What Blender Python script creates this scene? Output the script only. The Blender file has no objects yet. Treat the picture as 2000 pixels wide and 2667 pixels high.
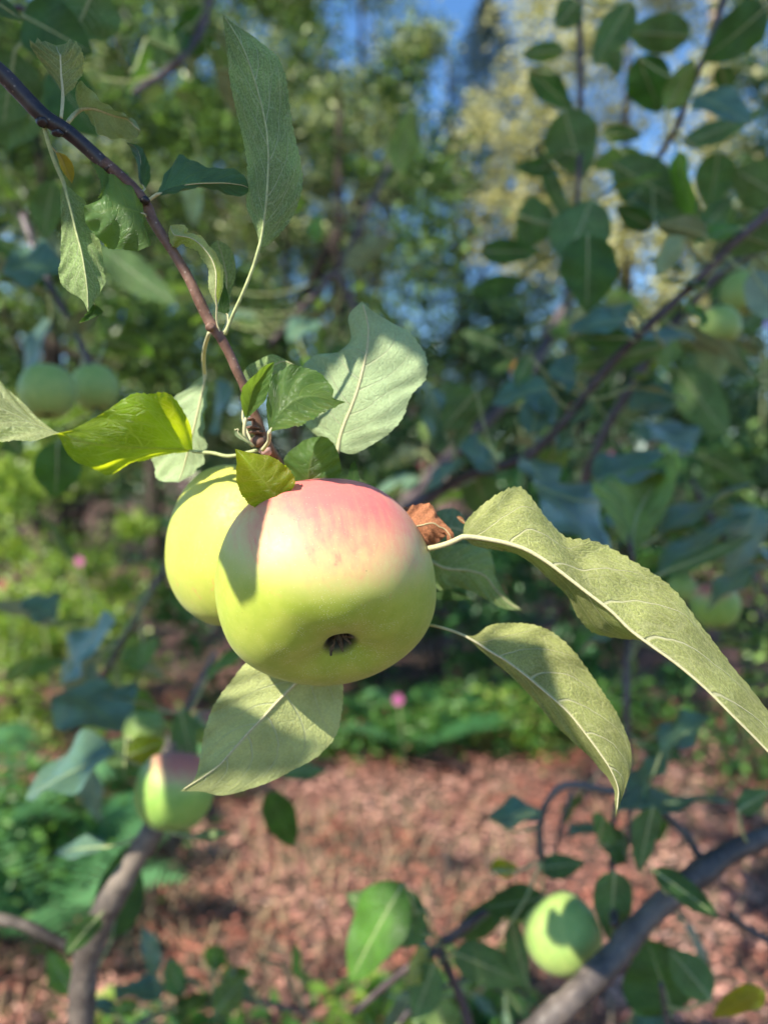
import bpy, math, random
import numpy as np
from mathutils import Vector, Quaternion, Matrix

scene = bpy.context.scene
COL = scene.collection
# ------------------------------------------------------------------ camera
F = 2006.0; CX = 1000.0; CY = 1333.5
PITCH = math.radians(3.0)
CAM = Vector((0, 0, 1.5))
RT = Vector((1, 0, 0)); FW = Vector((0, math.cos(PITCH), -math.sin(PITCH))); UP = Vector((0, math.sin(PITCH), math.cos(PITCH)))
cd = bpy.data.cameras.new('camera'); cam = bpy.data.objects.new('camera', cd); COL.objects.link(cam)
cam.location = CAM; cam.rotation_euler = (math.radians(90) - PITCH, 0, 0)
cd.sensor_fit = 'VERTICAL'; cd.sensor_height = 36.0; cd.sensor_width = 27.0
cd.lens = 36.0 * F / 2667.0
cd.clip_start = 0.01; cd.clip_end = 600
cd.dof.use_dof = True; cd.dof.focus_distance = 0.247; cd.dof.aperture_fstop = 6.6
scene.camera = cam
# ------------------------------------------------------------------ light
def c2w(v): return RT * v[0] + UP * v[1] - FW * v[2]      # camera axes: x right, y up, z towards the camera
SUN = c2w(Vector((-0.52, 0.66, 0.54)).normalized()).normalized()
elev = math.asin(SUN.z); az = math.atan2(SUN.x, SUN.y)
w = bpy.data.worlds.new('World'); scene.world = w; w.use_nodes = True
nt = w.node_tree; nt.nodes.clear()
sky = nt.nodes.new('ShaderNodeTexSky'); sky.sky_type = 'NISHITA'; sky.sun_disc = False
sky.sun_elevation = elev; sky.sun_rotation = az; sky.altitude = 200; sky.air_density = 1.0; sky.dust_density = 0.0; sky.ozone_density = 4.0
bg = nt.nodes.new('ShaderNodeBackground'); bg.inputs['Strength'].default_value = 0.13
wo = nt.nodes.new('ShaderNodeOutputWorld')
hs = nt.nodes.new('ShaderNodeHueSaturation'); hs.inputs['Saturation'].default_value = 1.15
nt.links.new(sky.outputs[0], hs.inputs['Color']); nt.links.new(hs.outputs[0], bg.inputs[0]); nt.links.new(bg.outputs[0], wo.inputs[0])
sd = bpy.data.lights.new('sun', 'SUN'); sd.energy = 5.0; sd.angle = math.radians(0.55); sd.color = (1.0, 0.93, 0.80)
sun = bpy.data.objects.new('sun', sd); COL.objects.link(sun)
sun.rotation_euler = SUN.to_track_quat('Z', 'Y').to_euler(); sun.location = (0, 0, 20)
scene.view_settings.view_transform = 'Standard'; scene.view_settings.look = 'None'
scene.view_settings.exposure = 0.98; scene.view_settings.gamma = 1.0; scene.view_settings.use_curve_mapping = False
cy = scene.cycles
cy.use_denoising = True; cy.max_bounces = 7; cy.diffuse_bounces = 4; cy.glossy_bounces = 2; cy.transmission_bounces = 5; cy.transparent_max_bounces = 4
cy.use_adaptive_sampling = True; cy.adaptive_threshold = 0.02; cy.sample_clamp_indirect = 6.0
try: cy.denoiser = 'OPENIMAGEDENOISE'
except Exception: pass

def P(u, v, d): return CAM + RT * ((u - CX) / F * d) + UP * ((CY - v) / F * d) + FW * d

# ------------------------------------------------------------------ helpers
def link(name, verts, faces, mat, parent=None, uv=None, smooth=True):
    me = bpy.data.meshes.new(name)
    me.from_pydata([tuple(v) for v in verts], [], faces)
    if mat is not None: me.materials.append(mat)
    if smooth: me.polygons.foreach_set('use_smooth', [True] * len(me.polygons))
    if uv is not None:
        ul = me.uv_layers.new(name='UVMap')
        idx = np.empty(len(me.loops), dtype=np.int32); me.loops.foreach_get('vertex_index', idx)
        ul.data.foreach_set('uv', np.asarray(uv, dtype=np.float32)[idx].ravel())
    me.update()
    o = bpy.data.objects.new(name, me); COL.objects.link(o)
    if parent is not None: attach(o, parent)
    return o
def attach(o, parent):
    o.parent = parent
    o.matrix_parent_inverse = Matrix.Translation(parent.location).inverted() if parent.parent is None else Matrix.Identity(4)
def tag(o, label=None, cat=None, group=None, kind=None):
    if label: o['label'] = label
    if cat: o['category'] = cat
    if group: o['group'] = group
    if kind: o['kind'] = kind
    return o
def empty(name, loc, label, cat, group=None):
    o = bpy.data.objects.new(name, None); COL.objects.link(o); o.location = loc; o.empty_display_size = .02
    return tag(o, label, cat, group)
def cr(pts, n):
    """Catmull-Rom through rows of any tuples, n samples"""
    A = np.asarray(pts, dtype=float); K = len(A)
    if K == 2: A = np.array([A[0], (A[0]+A[1])/2, A[1]]); K = 3
    E = np.vstack([2*A[0:1]-A[1:2], A, 2*A[-1:]-A[-2:-1]])
    out = []
    for i in range(n):
        x = i / (n - 1) * (K - 1); k = min(int(x), K - 2); t = x - k
        p0, p1, p2, p3 = E[k], E[k+1], E[k+2], E[k+3]
        out.append(0.5*((2*p1)+(-p0+p2)*t+(2*p0-5*p1+4*p2-p3)*t*t+(-p0+3*p1-3*p2+p3)*t**3))
    return np.array(out)
def tube_data(path, rad, segs=10, cap=True):
    path = [Vector(p) for p in path]; n = len(path); V = []; Fc = []
    T = [(path[min(i+1, n-1)] - path[max(i-1, 0)]).normalized() for i in range(n)]
    ref = Vector((0, 0, 1)) if abs(T[0].z) < .9 else Vector((1, 0, 0))
    N = T[0].cross(ref).normalized()
    for i in range(n):
        if i: N = (N - T[i] * N.dot(T[i])).normalized()
        B = T[i].cross(N)
        for j in range(segs):
            a = 2*math.pi*j/segs; V.append(path[i] + (N*math.cos(a) + B*math.sin(a)) * rad[i])
    for i in range(n-1):
        for j in range(segs):
            a = i*segs+j; b = i*segs+(j+1) % segs
            Fc.append((a, b, b+segs, a+segs))
    if cap:
        Fc.append(tuple(range(segs-1, -1, -1))); Fc.append(tuple((n-1)*segs+j for j in range(segs)))
    uv = [(i/(n-1), j/segs) for i in range(n) for j in range(segs)]
    return V, Fc, uv
def pxpath(pts, n):
    """pts (u,v,d,rpx) -> world path, world radii"""
    C = cr(pts, n)
    return [P(c[0], c[1], c[2]) for c in C], [max(c[3], .3) / F * c[2] for c in C]
def px_tube(name, pts, n, mat, parent=None, segs=10, bumps=0.0, seed=1):
    path, rad = pxpath(pts, n); rg = random.Random(seed)
    if bumps:
        ph = [rg.uniform(0, 6.28) for _ in range(4)]
        rad = [r*(1+bumps*(math.sin(i*.55+ph[0])+.6*math.sin(i*1.3+ph[1])+.5*math.sin(i*.21+ph[2]))) for i, r in enumerate(rad)]
    V, Fc, uv = tube_data(path, rad, segs)
    return link(name, V, Fc, mat, parent, uv)

# ------------------------------------------------------------------ materials
class NT:
    def __init__(s, name):
        s.m = bpy.data.materials.new(name); s.m.use_nodes = True; s.t = s.m.node_tree; s.t.nodes.clear()
        s.out = s.t.nodes.new('ShaderNodeOutputMaterial')
    def n(s, typ, **kw):
        x = s.t.nodes.new(typ)
        for k, v in kw.items():
            if k in x.inputs.keys() if isinstance(k, str) else False: s.set(x, k, v)
            else: setattr(x, k, v)
        return x
    def set(s, node, key, v):
        if isinstance(v, bpy.types.NodeSocket): s.t.links.new(v, node.inputs[key])
        else: node.inputs[key].default_value = v
    def math(s, op, a, b=None, c=None, clamp=False):
        x = s.t.nodes.new('ShaderNodeMath'); x.operation = op; x.use_clamp = clamp
        s.set(x, 0, a)
        if b is not None: s.set(x, 1, b)
        if c is not None: s.set(x, 2, c)
        return x.outputs[0]
    def mr(s, v, a, b, c=0.0, d=1.0, smooth=True):
        x = s.t.nodes.new('ShaderNodeMapRange'); x.interpolation_type = 'SMOOTHSTEP' if smooth else 'LINEAR'
        s.set(x, 0, v); s.set(x, 1, a); s.set(x, 2, b); s.set(x, 3, c); s.set(x, 4, d); return x.outputs[0]
    def mix(s, f, a, b, blend='MIX'):
        x = s.t.nodes.new('ShaderNodeMix'); x.data_type = 'RGBA'; x.blend_type = blend
        s.set(x, 0, f)
        for k, v in ((6, a), (7, b)):
            if isinstance(v, bpy.types.NodeSocket): s.t.links.new(v, x.inputs[k])
            else: x.inputs[k].default_value = (v[0], v[1], v[2], 1)
        return x.outputs[2]
    def noise(s, vec, scale, detail=3.0, rough=.5, dist=0.0):
        x = s.t.nodes.new('ShaderNodeTexNoise'); 
        if vec is not None: s.set(x, 'Vector', vec)
        s.set(x, 'Scale', scale); s.set(x, 'Detail', detail); s.set(x, 'Roughness', rough); s.set(x, 'Distortion', dist); return x.outputs[0]
    def voro(s, vec, scale, feature='F1', rnd=1.0):
        x = s.t.nodes.new('ShaderNodeTexVoronoi'); x.feature = feature
        if vec is not None: s.set(x, 'Vector', vec)
        s.set(x, 'Scale', scale); s.set(x, 'Randomness', rnd); return x
    def bump(s, h, strength, dist):
        x = s.t.nodes.new('ShaderNodeBump'); s.set(x, 'Height', h); s.set(x, 'Strength', strength); s.set(x, 'Distance', dist); return x.outputs[0]
    def comb(s, x_, y_, z_=0.0):
        x = s.t.nodes.new('ShaderNodeCombineXYZ'); s.set(x, 0, x_); s.set(x, 1, y_); s.set(x, 2, z_); return x.outputs[0]
    def principled(s, col, rough=.5, spec=.5, normal=None, **kw):
        x = s.t.nodes.new('ShaderNodeBsdfPrincipled')
        if isinstance(col, bpy.types.NodeSocket): s.t.links.new(col, x.inputs['Base Color'])
        else: x.inputs['Base Color'].default_value = (col[0], col[1], col[2], 1)
        s.set(x, 'Roughness', rough); s.set(x, 'Specular IOR Level', spec)
        if normal is not None: s.set(x, 'Normal', normal)
        for k, v in kw.items(): s.set(x, k.replace('_', ' '), v)
        return x.outputs[0]
    def done(s, sh): s.t.links.new(sh, s.out.inputs[0]); return s.m

def leaf_mat(name, up, dn, tr, vein_up=(.16, .26, .06), vein_dn=(.48, .52, .32), N=7.5, felt=1.0, trmix=.42, detail=True, rough_up=.42, spot=0.0, vsw=.32, net_=(.26, .22)):
    b = NT(name)
    uvn = b.n('ShaderNodeUVMap'); sp = b.t.nodes.new('ShaderNodeSeparateXYZ'); b.t.links.new(uvn.outputs[0], sp.inputs[0])
    s_, t_ = sp.outputs[0], sp.outputs[1]
    at = b.math('ABSOLUTE', t_)
    geo = b.t.nodes.new('ShaderNodeNewGeometry'); back = geo.outputs['Backfacing']
    tc = b.t.nodes.new('ShaderNodeTexCoord'); ob = tc.outputs['Object']
    wob = b.noise(ob, 90.0, 2.0)
    side = b.math('MULTIPLY', b.math('GREATER_THAN', t_, 0.0), .42)
    curve = b.math('POWER', at, 1.35)
    q = b.math('SUBTRACT', b.math('MULTIPLY', s_, N), b.math('MULTIPLY', curve, N*vsw))
    q = b.math('ADD', b.math('ADD', q, side), b.math('MULTIPLY', wob, .30))
    fr = b.math('ABSOLUTE', b.math('SUBTRACT', b.math('FRACT', q), .5))         # 0 at a vein
    wd = b.mr(at, 0.0, 1.0, .048, .010, False)
    vein = b.math('SUBTRACT', 1.0, b.mr(b.math('DIVIDE', fr, wd), .35, 1.25))
    vein = b.math('MULTIPLY', vein, b.mr(at, .80, .98, 1.0, 0.0))
    mid = b.math('SUBTRACT', 1.0, b.mr(at, .02, .055))
    # fine net of veins
    vv = b.comb(b.math('MULTIPLY', q, 2.1), b.math('MULTIPLY', t_, 5.5), 0.0)
    vo = b.voro(vv, 1.0, 'DISTANCE_TO_EDGE'); net = b.math('SUBTRACT', 1.0, b.mr(vo.outputs['Distance'], .0, .075))
    vo2 = b.voro(vv, 3.0, 'DISTANCE_TO_EDGE'); net2 = b.math('SUBTRACT', 1.0, b.mr(vo2.outputs['Distance'], .0, .12))
    net = b.math('MAXIMUM', b.math('MULTIPLY', net, net_[0]), b.math('MULTIPLY', net2, net_[1]))
    allv = b.math('MAXIMUM', b.math('MAXIMUM', vein, mid), net, clamp=True)
    big = b.noise(ob, 55.0, 3.0); fine = b.noise(ob, 1500.0, 4.0, .7)
    mott = b.mr(big, .3, .7, .78, 1.22)
    def scaled(c, f): 
        return b.mix(1.0, c, b.comb(f, f, f), 'MULTIPLY')
    ucol = b.mix(b.math('MULTIPLY', allv, .75), scaled(up, mott), vein_up)
    feltf = b.mr(fine, .38, .66, 1.0-.30*felt, 1.0+.38*felt)
    dcol = b.mix(b.math('MULTIPLY', allv, .8), scaled(dn, b.math('MULTIPLY', feltf, mott)), vein_dn)
    col = b.mix(back, ucol, dcol)
    tcol = b.mix(b.math('MULTIPLY', allv, .55), scaled(tr, mott), (tr[0]*1.25+.05, tr[1]*1.15+.05, tr[2]+.06))
    if spot:
        sn = b.mr(b.noise(ob, 130.0, 2.0), .66, .70)
        col = b.mix(b.math('MULTIPLY', sn, spot), col, (.12, .05, .02)); tcol = b.mix(b.math('MULTIPLY', sn, spot), tcol, (.12, .05, .02))
    h = b.math('ADD', b.math('MULTIPLY', b.math('MAXIMUM', vein, net), b.mr(back, 0, 1, -1.0, 1.0)), b.math('MULTIPLY', fine, b.mr(back, 0, 1, .15, .5)))
    nrm = b.bump(h, .7, .0008)
    pr = b.principled(col, b.mr(back, 0, 1, rough_up, .8), b.mr(back, 0, 1, .5, .2), nrm)
    trn = b.t.nodes.new('ShaderNodeBsdfTranslucent'); b.t.links.new(tcol, trn.inputs[0])
    mx = b.t.nodes.new('ShaderNodeMixShader'); b.set(mx, 0, b.mr(back, 0, 1, trmix, trmix*.7))
    b.t.links.new(pr, mx.inputs[1]); b.t.links.new(trn.outputs[0], mx.inputs[2])
    return b.done(mx.outputs[0])

def bgleaf_mat(name, c1, c2, tr, trmix=.35, rough=.45, spec=.5, pw=1.0):
    """leaves of blurred plants: each leaf has its own tone, kept in UV.x"""
    b = NT(name)
    uvn = b.n('ShaderNodeUVMap'); sp = b.t.nodes.new('ShaderNodeSeparateXYZ'); b.t.links.new(uvn.outputs[0], sp.inputs[0])
    tn = b.math('POWER', sp.outputs[0], pw); col = b.mix(tn, c1, c2)  # pw above one skews tones: painted sun specks among dark leaves
    tc = b.mix(tn, tuple(x*(.8 if pw == 1 else .25) for x in tr), tuple(min(1, x*1.2) for x in tr))
    pr = b.principled(col, rough, spec)
    trn = b.t.nodes.new('ShaderNodeBsdfTranslucent'); b.t.links.new(tc, trn.inputs[0])
    mx = b.t.nodes.new('ShaderNodeMixShader'); mx.inputs[0].default_value = trmix
    b.t.links.new(pr, mx.inputs[1]); b.t.links.new(trn.outputs[0], mx.inputs[2])
    return b.done(mx.outputs[0])

def bark_mat(name, c1, c2, scale=60, rough=.6, bump=.0006, spec=.4, lent=0.0):
    b = NT(name); tc = b.t.nodes.new('ShaderNodeTexCoord'); ob = tc.outputs['Object']
    n1 = b.noise(ob, scale, 5.0, .6); n2 = b.noise(ob, scale*9, 4.0, .6)
    col = b.mix(b.mr(n1, .35, .65), c1, c2)
    col = b.mix(b.mr(n2, .55, .75, 0, .35), col, tuple(min(1, x*2.2+.03) for x in c2))
    if lent:
        vo = b.voro(ob, 420.0); col = b.mix(b.math('MULTIPLY', b.math('SUBTRACT', 1.0, b.mr(vo.outputs['Distance'], .10, .2)), lent), col, (.42, .34, .26))
    nrm = b.bump(b.math('ADD', n1, b.math('MULTIPLY', n2, .5)), .8, bump)
    return b.done(b.principled(col, rough, spec, nrm))

def apple_mat(name, base1, base2, blush_dir, blush_amt, red=(.70, .16, .14), fuzz=1.0, lo=.35, hi=1.0):
    b = NT(name); tc = b.t.nodes.new('ShaderNodeTexCoord'); ob = tc.outputs['Object']
    nrmz = b.t.nodes.new('ShaderNodeVectorMath'); nrmz.operation = 'NORMALIZE'; b.t.links.new(ob, nrmz.inputs[0])
    dt = b.t.nodes.new('ShaderNodeVectorMath'); dt.operation = 'DOT_PRODUCT'; b.t.links.new(nrmz.outputs[0], dt.inputs[0])
    dt.inputs[1].default_value = blush_dir
    d = dt.outputs['Value']
    # streaks run from stem to calyx: squeeze the noise along z
    sp = b.t.nodes.new('ShaderNodeSeparateXYZ'); b.t.links.new(nrmz.outputs[0], sp.inputs[0])
    sv = b.comb(b.math('MULTIPLY', sp.outputs[0], 1.0), b.math('MULTIPLY', sp.outputs[1], 1.0), b.math('MULTIPLY', sp.outputs[2], .22))
    st = b.noise(sv, 13.0, 5.0, .62, .3); cl = b.noise(nrmz.outputs[0], 3.2, 4.0, .6); fine = b.noise(nrmz.outputs[0], 42.0, 4.0, .7)
    mot = b.math('ADD', b.math('MULTIPLY', b.math('SUBTRACT', st, .5), .42), b.math('MULTIPLY', b.math('SUBTRACT', cl, .5), .35))
    mot = b.math('ADD', mot, b.math('MULTIPLY', b.math('SUBTRACT', fine, .5), .10))
    bl = b.mr(b.math('ADD', d, mot), lo, hi)
    col = b.mix(b.mr(cl, .3, .7), base1, base2)
    # pale breaking ring between red and green
    pale = b.math('MULTIPLY', b.mr(d, lo-.15, lo+.3), .6)
    col = b.mix(b.math('MULTIPLY', pale, blush_amt), col, (.84, .62, .34))
    col = b.mix(b.math('MULTIPLY', bl, blush_amt), col, red)
    thin = b.math('MULTIPLY', b.mr(st, .63, .70), b.mr(b.math('ADD', d, b.math('MULTIPLY', cl, .8)), .45, 1.15))
    col = b.mix(b.math('MULTIPLY', thin, .5), col, (.74, .20, .13))
    # lenticels and down, denser round the eye
    vo = b.voro(nrmz.outputs[0], 30.0); dots = b.math('SUBTRACT', 1.0, b.mr(vo.outputs['Distance'], .05, .14))
    col = b.mix(b.math('MULTIPLY', dots, .38), col, (.82, .80, .55))
    vo2 = b.voro(nrmz.outputs[0], 62.0); sp2 = b.math('SUBTRACT', 1.0, b.mr(vo2.outputs['Distance'], .10, .24))
    near = b.mr(sp.outputs[2], -.55, -.86, 0.0, 1.0)
    patch = b.mr(b.noise(nrmz.outputs[0], 6.0, 3.0), .40, .60)
    col = b.mix(b.math('MULTIPLY', b.math('MULTIPLY', b.math('MULTIPLY', sp2, near), patch), 1.0*fuzz), col, (.92, .90, .74))
    vo3 = b.voro(nrmz.outputs[0], 7.5); col = b.mix(b.math('MULTIPLY', b.math('SUBTRACT', 1.0, b.mr(vo3.outputs['Distance'], .03, .06)), .55), col, (.20, .12, .04))
    scuff = b.mr(b.noise(sv, 28.0, 6.0, .7, 1.2), .66, .74); col = b.mix(b.math('MULTIPLY', scuff, .30), col, (.66, .56, .28))
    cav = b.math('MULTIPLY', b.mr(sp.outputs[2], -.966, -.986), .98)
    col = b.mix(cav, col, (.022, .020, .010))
    nrm = b.bump(b.math('ADD', b.noise(nrmz.outputs[0], 120.0, 3.0), b.math('MULTIPLY', st, .5)), .16, .0004)
    rg = b.mr(b.noise(nrmz.outputs[0], 20.0, 3.0), .3, .7, .46, .60)
    return b.done(b.principled(col, rg, .42, nrm, Subsurface_Weight=.12, Subsurface_Radius=(.006, .004, .0015), Subsurface_Scale=1.0, Sheen_Weight=.08, Sheen_Roughness=.5))

def plain_mat(name, col, rough=.6, spec=.3, var=.25, scale=200, trans=None):
    b = NT(name); tc = b.t.nodes.new('ShaderNodeTexCoord')
    n = b.noise(tc.outputs['Object'], scale, 4.0, .6)
    c = b.mix(b.mr(n, .3, .7), tuple(x*(1-var) for x in col), tuple(min(1, x*(1+var)) for x in col))
    pr = b.principled(c, rough, spec, b.bump(n, .3, .0004))
    if trans:
        trn = b.t.nodes.new('ShaderNodeBsdfTranslucent'); trn.inputs[0].default_value = (*trans, 1)
        mx = b.t.nodes.new('ShaderNodeMixShader'); mx.inputs[0].default_value = .35
        b.t.links.new(pr, mx.inputs[1]); b.t.links.new(trn.outputs[0], mx.inputs[2]); return b.done(mx.outputs[0])
    return b.done(pr)

M = {}
M['leaf'] = leaf_mat('apple_leaf', (.055, .13, .030), (.27, .38, .14), (.26, .42, .03), net_=(.5, .3))
M['leaf_pale'] = leaf_mat('apple_leaf_pale_underside', (.06, .14, .03), (.37, .47, .25), (.32, .46, .06), felt=.4)
M['leaf_olive'] = leaf_mat('apple_leaf_olive_underside', (.07, .15, .02), (.31, .33, .11), (.26, .38, .04), N=7.0, felt=.75, vein_dn=(.60, .57, .33))
M['leaf_bright'] = leaf_mat('apple_leaf_thin_bright', (.12, .24, .012), (.42, .48, .24), (.66, .76, .010), vein_up=(.32, .42, .08), trmix=.62, N=6.0, net_=(.75, .45))
M['leaf_cup'] = leaf_mat('apple_leaf_cupped', (.10, .21, .055), (.40, .48, .24), (.36, .52, .02), N=5.0, trmix=.42)
M['leaf_teal'] = leaf_mat('apple_leaf_teal', (.060, .150, .075), (.20, .28, .16), (.14, .30, .03), rough_up=.36, trmix=.3)  # teal of the sky's sheen put into the upper colour
M['leaf_yellow'] = leaf_mat('apple_leaf_yellowing', (.50, .36, .02), (.50, .36, .05), (.60, .42, .02), N=5.0, trmix=.45)
M['leaf_dark'] = leaf_mat('apple_leaf_dark', (.030, .085, .022), (.20, .28, .16), (.12, .26, .02), rough_up=.38)
M['leaf_brown'] = leaf_mat('apple_leaf_dry_brown', (.36, .13, .05), (.42, .17, .08), (.40, .14, .04), vein_up=(.25, .10, .05), vein_dn=(.45, .22, .12), trmix=.25, rough_up=.7)
M['leaf_warm'] = leaf_mat('apple_leaf_warm_underside', (.06, .14, .03), (.45, .49, .19), (.36, .48, .06), felt=.4)
M['rib'] = plain_mat('leaf_midrib', (.50, .47, .26), .75, .2, .12, 900)
M['rib_pink'] = plain_mat('leaf_stalk_pink', (.60, .36, .30), .7, .2, .3, 260)
M['rib_green'] = plain_mat('leaf_stalk_green', (.36, .40, .18), .7, .25, .2, 500)
M['bark_dark'] = bark_mat('young_bark_dark', (.016, .011, .012), (.045, .030, .028), 70, .40, .0004, .5, .35)
M['bark_brown'] = bark_mat('young_bark_brown', (.10, .048, .030), (.20, .110, .075), 90, .55, .0005, .4, .5)
M['bark_grey'] = bark_mat('bark_grey', (.075, .060, .050), (.20, .16, .125), 25, .65, .002, .4)
M['bark_grey2'] = bark_mat('bark_grey_dark', (.060, .048, .042), (.17, .135, .11), 22, .5, .0015, .5)
M['bark_twig'] = bark_mat('twig_bark', (.05, .035, .035), (.11, .08, .08), 40, .5, .001, .5)
M['bark_tree'] = bark_mat('tree_bark', (.035, .027, .022), (.08, .06, .048), 6, .8, .02, .2)
M['bark_pine'] = bark_mat('pine_bark', (.42, .26, .18), (.62, .44, .34), 4, .8, .02, .2)
M['sepal'] = plain_mat('dry_sepal', (.13, .095, .055), .8, .2, .4, 700)
M['apple_stalk'] = plain_mat('apple_stalk', (.25, .20, .08), .6, .3, .3, 300)

# ------------------------------------------------------------------ leaves
def rows_leaf(rows, depth, seen, mat, parent, name='leaf', rib=None, ribmat='rib', ribr=(7.5, 2.0), petiole=None, bulge=.10, teeth=26, tooth=.035, ns=150, nh=14, ripple=1.35, seed=0, quilt=7.0, flip=False):
    """rows of (edge A, midrib, edge B), each (u,v[,dmm]); depth metres; lofted from base to tip"""
    rg = random.Random(seed)
    R = []
    for r in rows:
        if not isinstance(r[0], tuple): r = (r, r, r)
        row = []
        for p in r:
            dm = p[2] if len(p) > 2 else 0.0
            row += [p[0], p[1], depth + dm*.001]
        R.append(row)
    C = cr(R, ns)
    ph = [rg.uniform(0, 6.28) for _ in range(6)]
    V = []; UVs = []
    mids = []
    for i in range(ns):
        s = i/(ns-1)
        A = P(*C[i][0:3]); Mi = P(*C[i][3:6]); B = P(*C[i][6:9]); mids.append(Mi)
        wid = ((A-Mi).length + (B-Mi).length)*.5
        # local normal
        j0, j1 = max(i-1, 0), min(i+1, ns-1)
        tg = (P(*C[j1][3:6]) - P(*C[j0][3:6])); ac = (B - A)
        nv = tg.cross(ac); nv = nv.normalized() if nv.length > 1e-12 else Vector((0, 0, 1))
        for k in range(-nh, nh+1):
            t = k/nh; E = B if t > 0 else A; a = abs(t)
            p = Mi.lerp(E, a)
            env = min(1, s*8)*min(1, (1-s)*6)
            p = p + nv * (bulge*wid*4*a*(1-a)*.5*env*(-1))
            q = s*quilt - (a**1.35)*quilt*.2 + (.42 if t > 0 else 0)
            p = p + nv * (ripple*wid*.045*env*a*math.cos(6.2832*(q-.5))*min(1, 2*a))
            p = p + nv * (ripple*wid*.05*env*a*a*math.sin(s*9+ph[0]+(2 if t > 0 else 0)) + ripple*wid*.03*env*a*math.sin(s*17+ph[1]+t*3))
            if abs(k) == nh and teeth:
                qq = s*teeth + ph[2]; saw = (qq % 1.0)
                amp = tooth*wid*env*(.7+.6*math.sin(qq*1.7)**2)
                p = p + (E-Mi).normalized()*(amp*(saw**1.5)) if (E-Mi).length > 1e-9 else p
            V.append(p); UVs.append((s, t))
    W = 2*nh+1; Fc = []
    for i in range(ns-1):
        for k in range(W-1):
            a = i*W+k; Fc.append((a, a+1, a+1+W, a+W))
    # face the right way: the upper side is the mesh's front
    i = int(ns*.4); a = i*W+nh
    n0 = (V[a+1]-V[a-1]).cross(V[a+W]-V[a-W])
    toward = n0.dot(CAM - V[a]) > 0
    want_front = (seen == 'upper')
    if flip: toward = not toward
    if toward != want_front: Fc = [tuple(reversed(f)) for f in Fc]
    o = link(name, V, Fc, mat, parent, UVs)
    # midrib and stalk: one tube along the underside
    und = n0.normalized() if toward else -n0.normalized()       # towards camera
    if seen == 'upper': und = -und
    path = []; rad = []
    r0, r1 = ribr
    pr_ = []
    if petiole:
        pts, rr = pxpath([(q[0], q[1], q[2] if len(q) > 2 else depth, r0) for q in petiole], 16)
        for q in pts[:-1]: path.append(q)
    npet = len(path)
    for i in range(0, int(ns*.97), 3):
        path.append(mids[i] + und*.00012); 
    L_ = len(path)
    for i in range(L_):
        if i < npet: r = r0
        else:
            x = (i-npet)/(L_-npet); r = r0 + (r1-r0)*min(1, x*1.15)**.6
        rad.append(r/F*depth*.5)
    if seen == 'upper':      # the rib stands proud on the far side
        for i in range(npet, L_):
            k = min(1, (i-npet)/4); rad[i] *= 1-.35*k; path[i] = path[i] + und*(rad[i]*.95*k)
    Vt, Ft, Ut = tube_data(path, rad, 8)
    link('midrib', Vt, Ft, M[ribmat], o, Ut)
    return o

def shape_w(s):
    return (math.sin(math.pi*min(1, s**.80))**.75) * (1-.12*s) if 0 < s < 1 else 0.0
def auto_leaf(name, base, tip, width, nrm, mat, parent=None, fold=.25, curl=.15, seen='upper', ns=16, nh=4, stalk=0.0, stalk_to=None, seed=0, ribmat='rib_green'):
    """a leaf between two world points; nrm = direction its upper side faces; returns the object"""
    rg = random.Random(seed)
    ax = tip - base; L = ax.length; T = ax.normalized()
    N = (nrm - T*nrm.dot(T)); N = N.normalized() if N.length > 1e-6 else T.orthogonal().normalized()
    S = T.cross(N)
    V = []; UVs = []; mids = []
    tw = rg.uniform(-.35, .35)
    for i in range(ns):
        s = i/(ns-1); c = base + T*(L*s) - N*(curl*L*(s-.15)**2) ; mids.append(c)
        wv = width*.5*shape_w(s) + (.0002 if 0 < i < ns-1 else 0)
        an = tw*s; S2 = S*math.cos(an) + N*math.sin(an); N2 = N*math.cos(an) - S*math.sin(an)
        for k in range(-nh, nh+1):
            t = k/nh
            lift = fold*abs(t) - .35*fold*t*t
            V.append(c + S2*(t*wv) + N2*(lift*wv) + N2*(.07*width*math.sin(s*11+t*2+seed)*abs(t)*(shape_w(s)))); UVs.append((s, t))
    W = 2*nh+1
    Fc = [(i*W+k, i*W+k+1, (i+1)*W+k+1, (i+1)*W+k) for i in range(ns-1) for k in range(W-1)]
    a = (ns//2)*W+nh
    n0 = (V[a+1]-V[a-1]).cross(V[a+W]-V[a-W])
    # Fc winding follows (k then i): its normal is n0
    if n0.dot(N) < 0: Fc = [tuple(reversed(f)) for f in Fc]
    o = link(name, V, Fc, mat, parent, UVs)
    if stalk_to is not None:
        m = base.lerp(stalk_to, .5) - Vector((0, 0, .1*(base-stalk_to).length))
        pts = cr([tuple(stalk_to), tuple(m), tuple(base)], 7)
        path = [Vector(p) for p in pts] + mids[1:-1]
        rad = [.0011]*7 + [.0009*(1-.7*i/len(mids)) for i in range(len(mids)-2)]
        Vt, Ft, Ut = tube_data([p - N*.0003 for p in path], rad, 6)
        link('midrib', Vt, Ft, M[ribmat], o, Ut)
    return o

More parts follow.
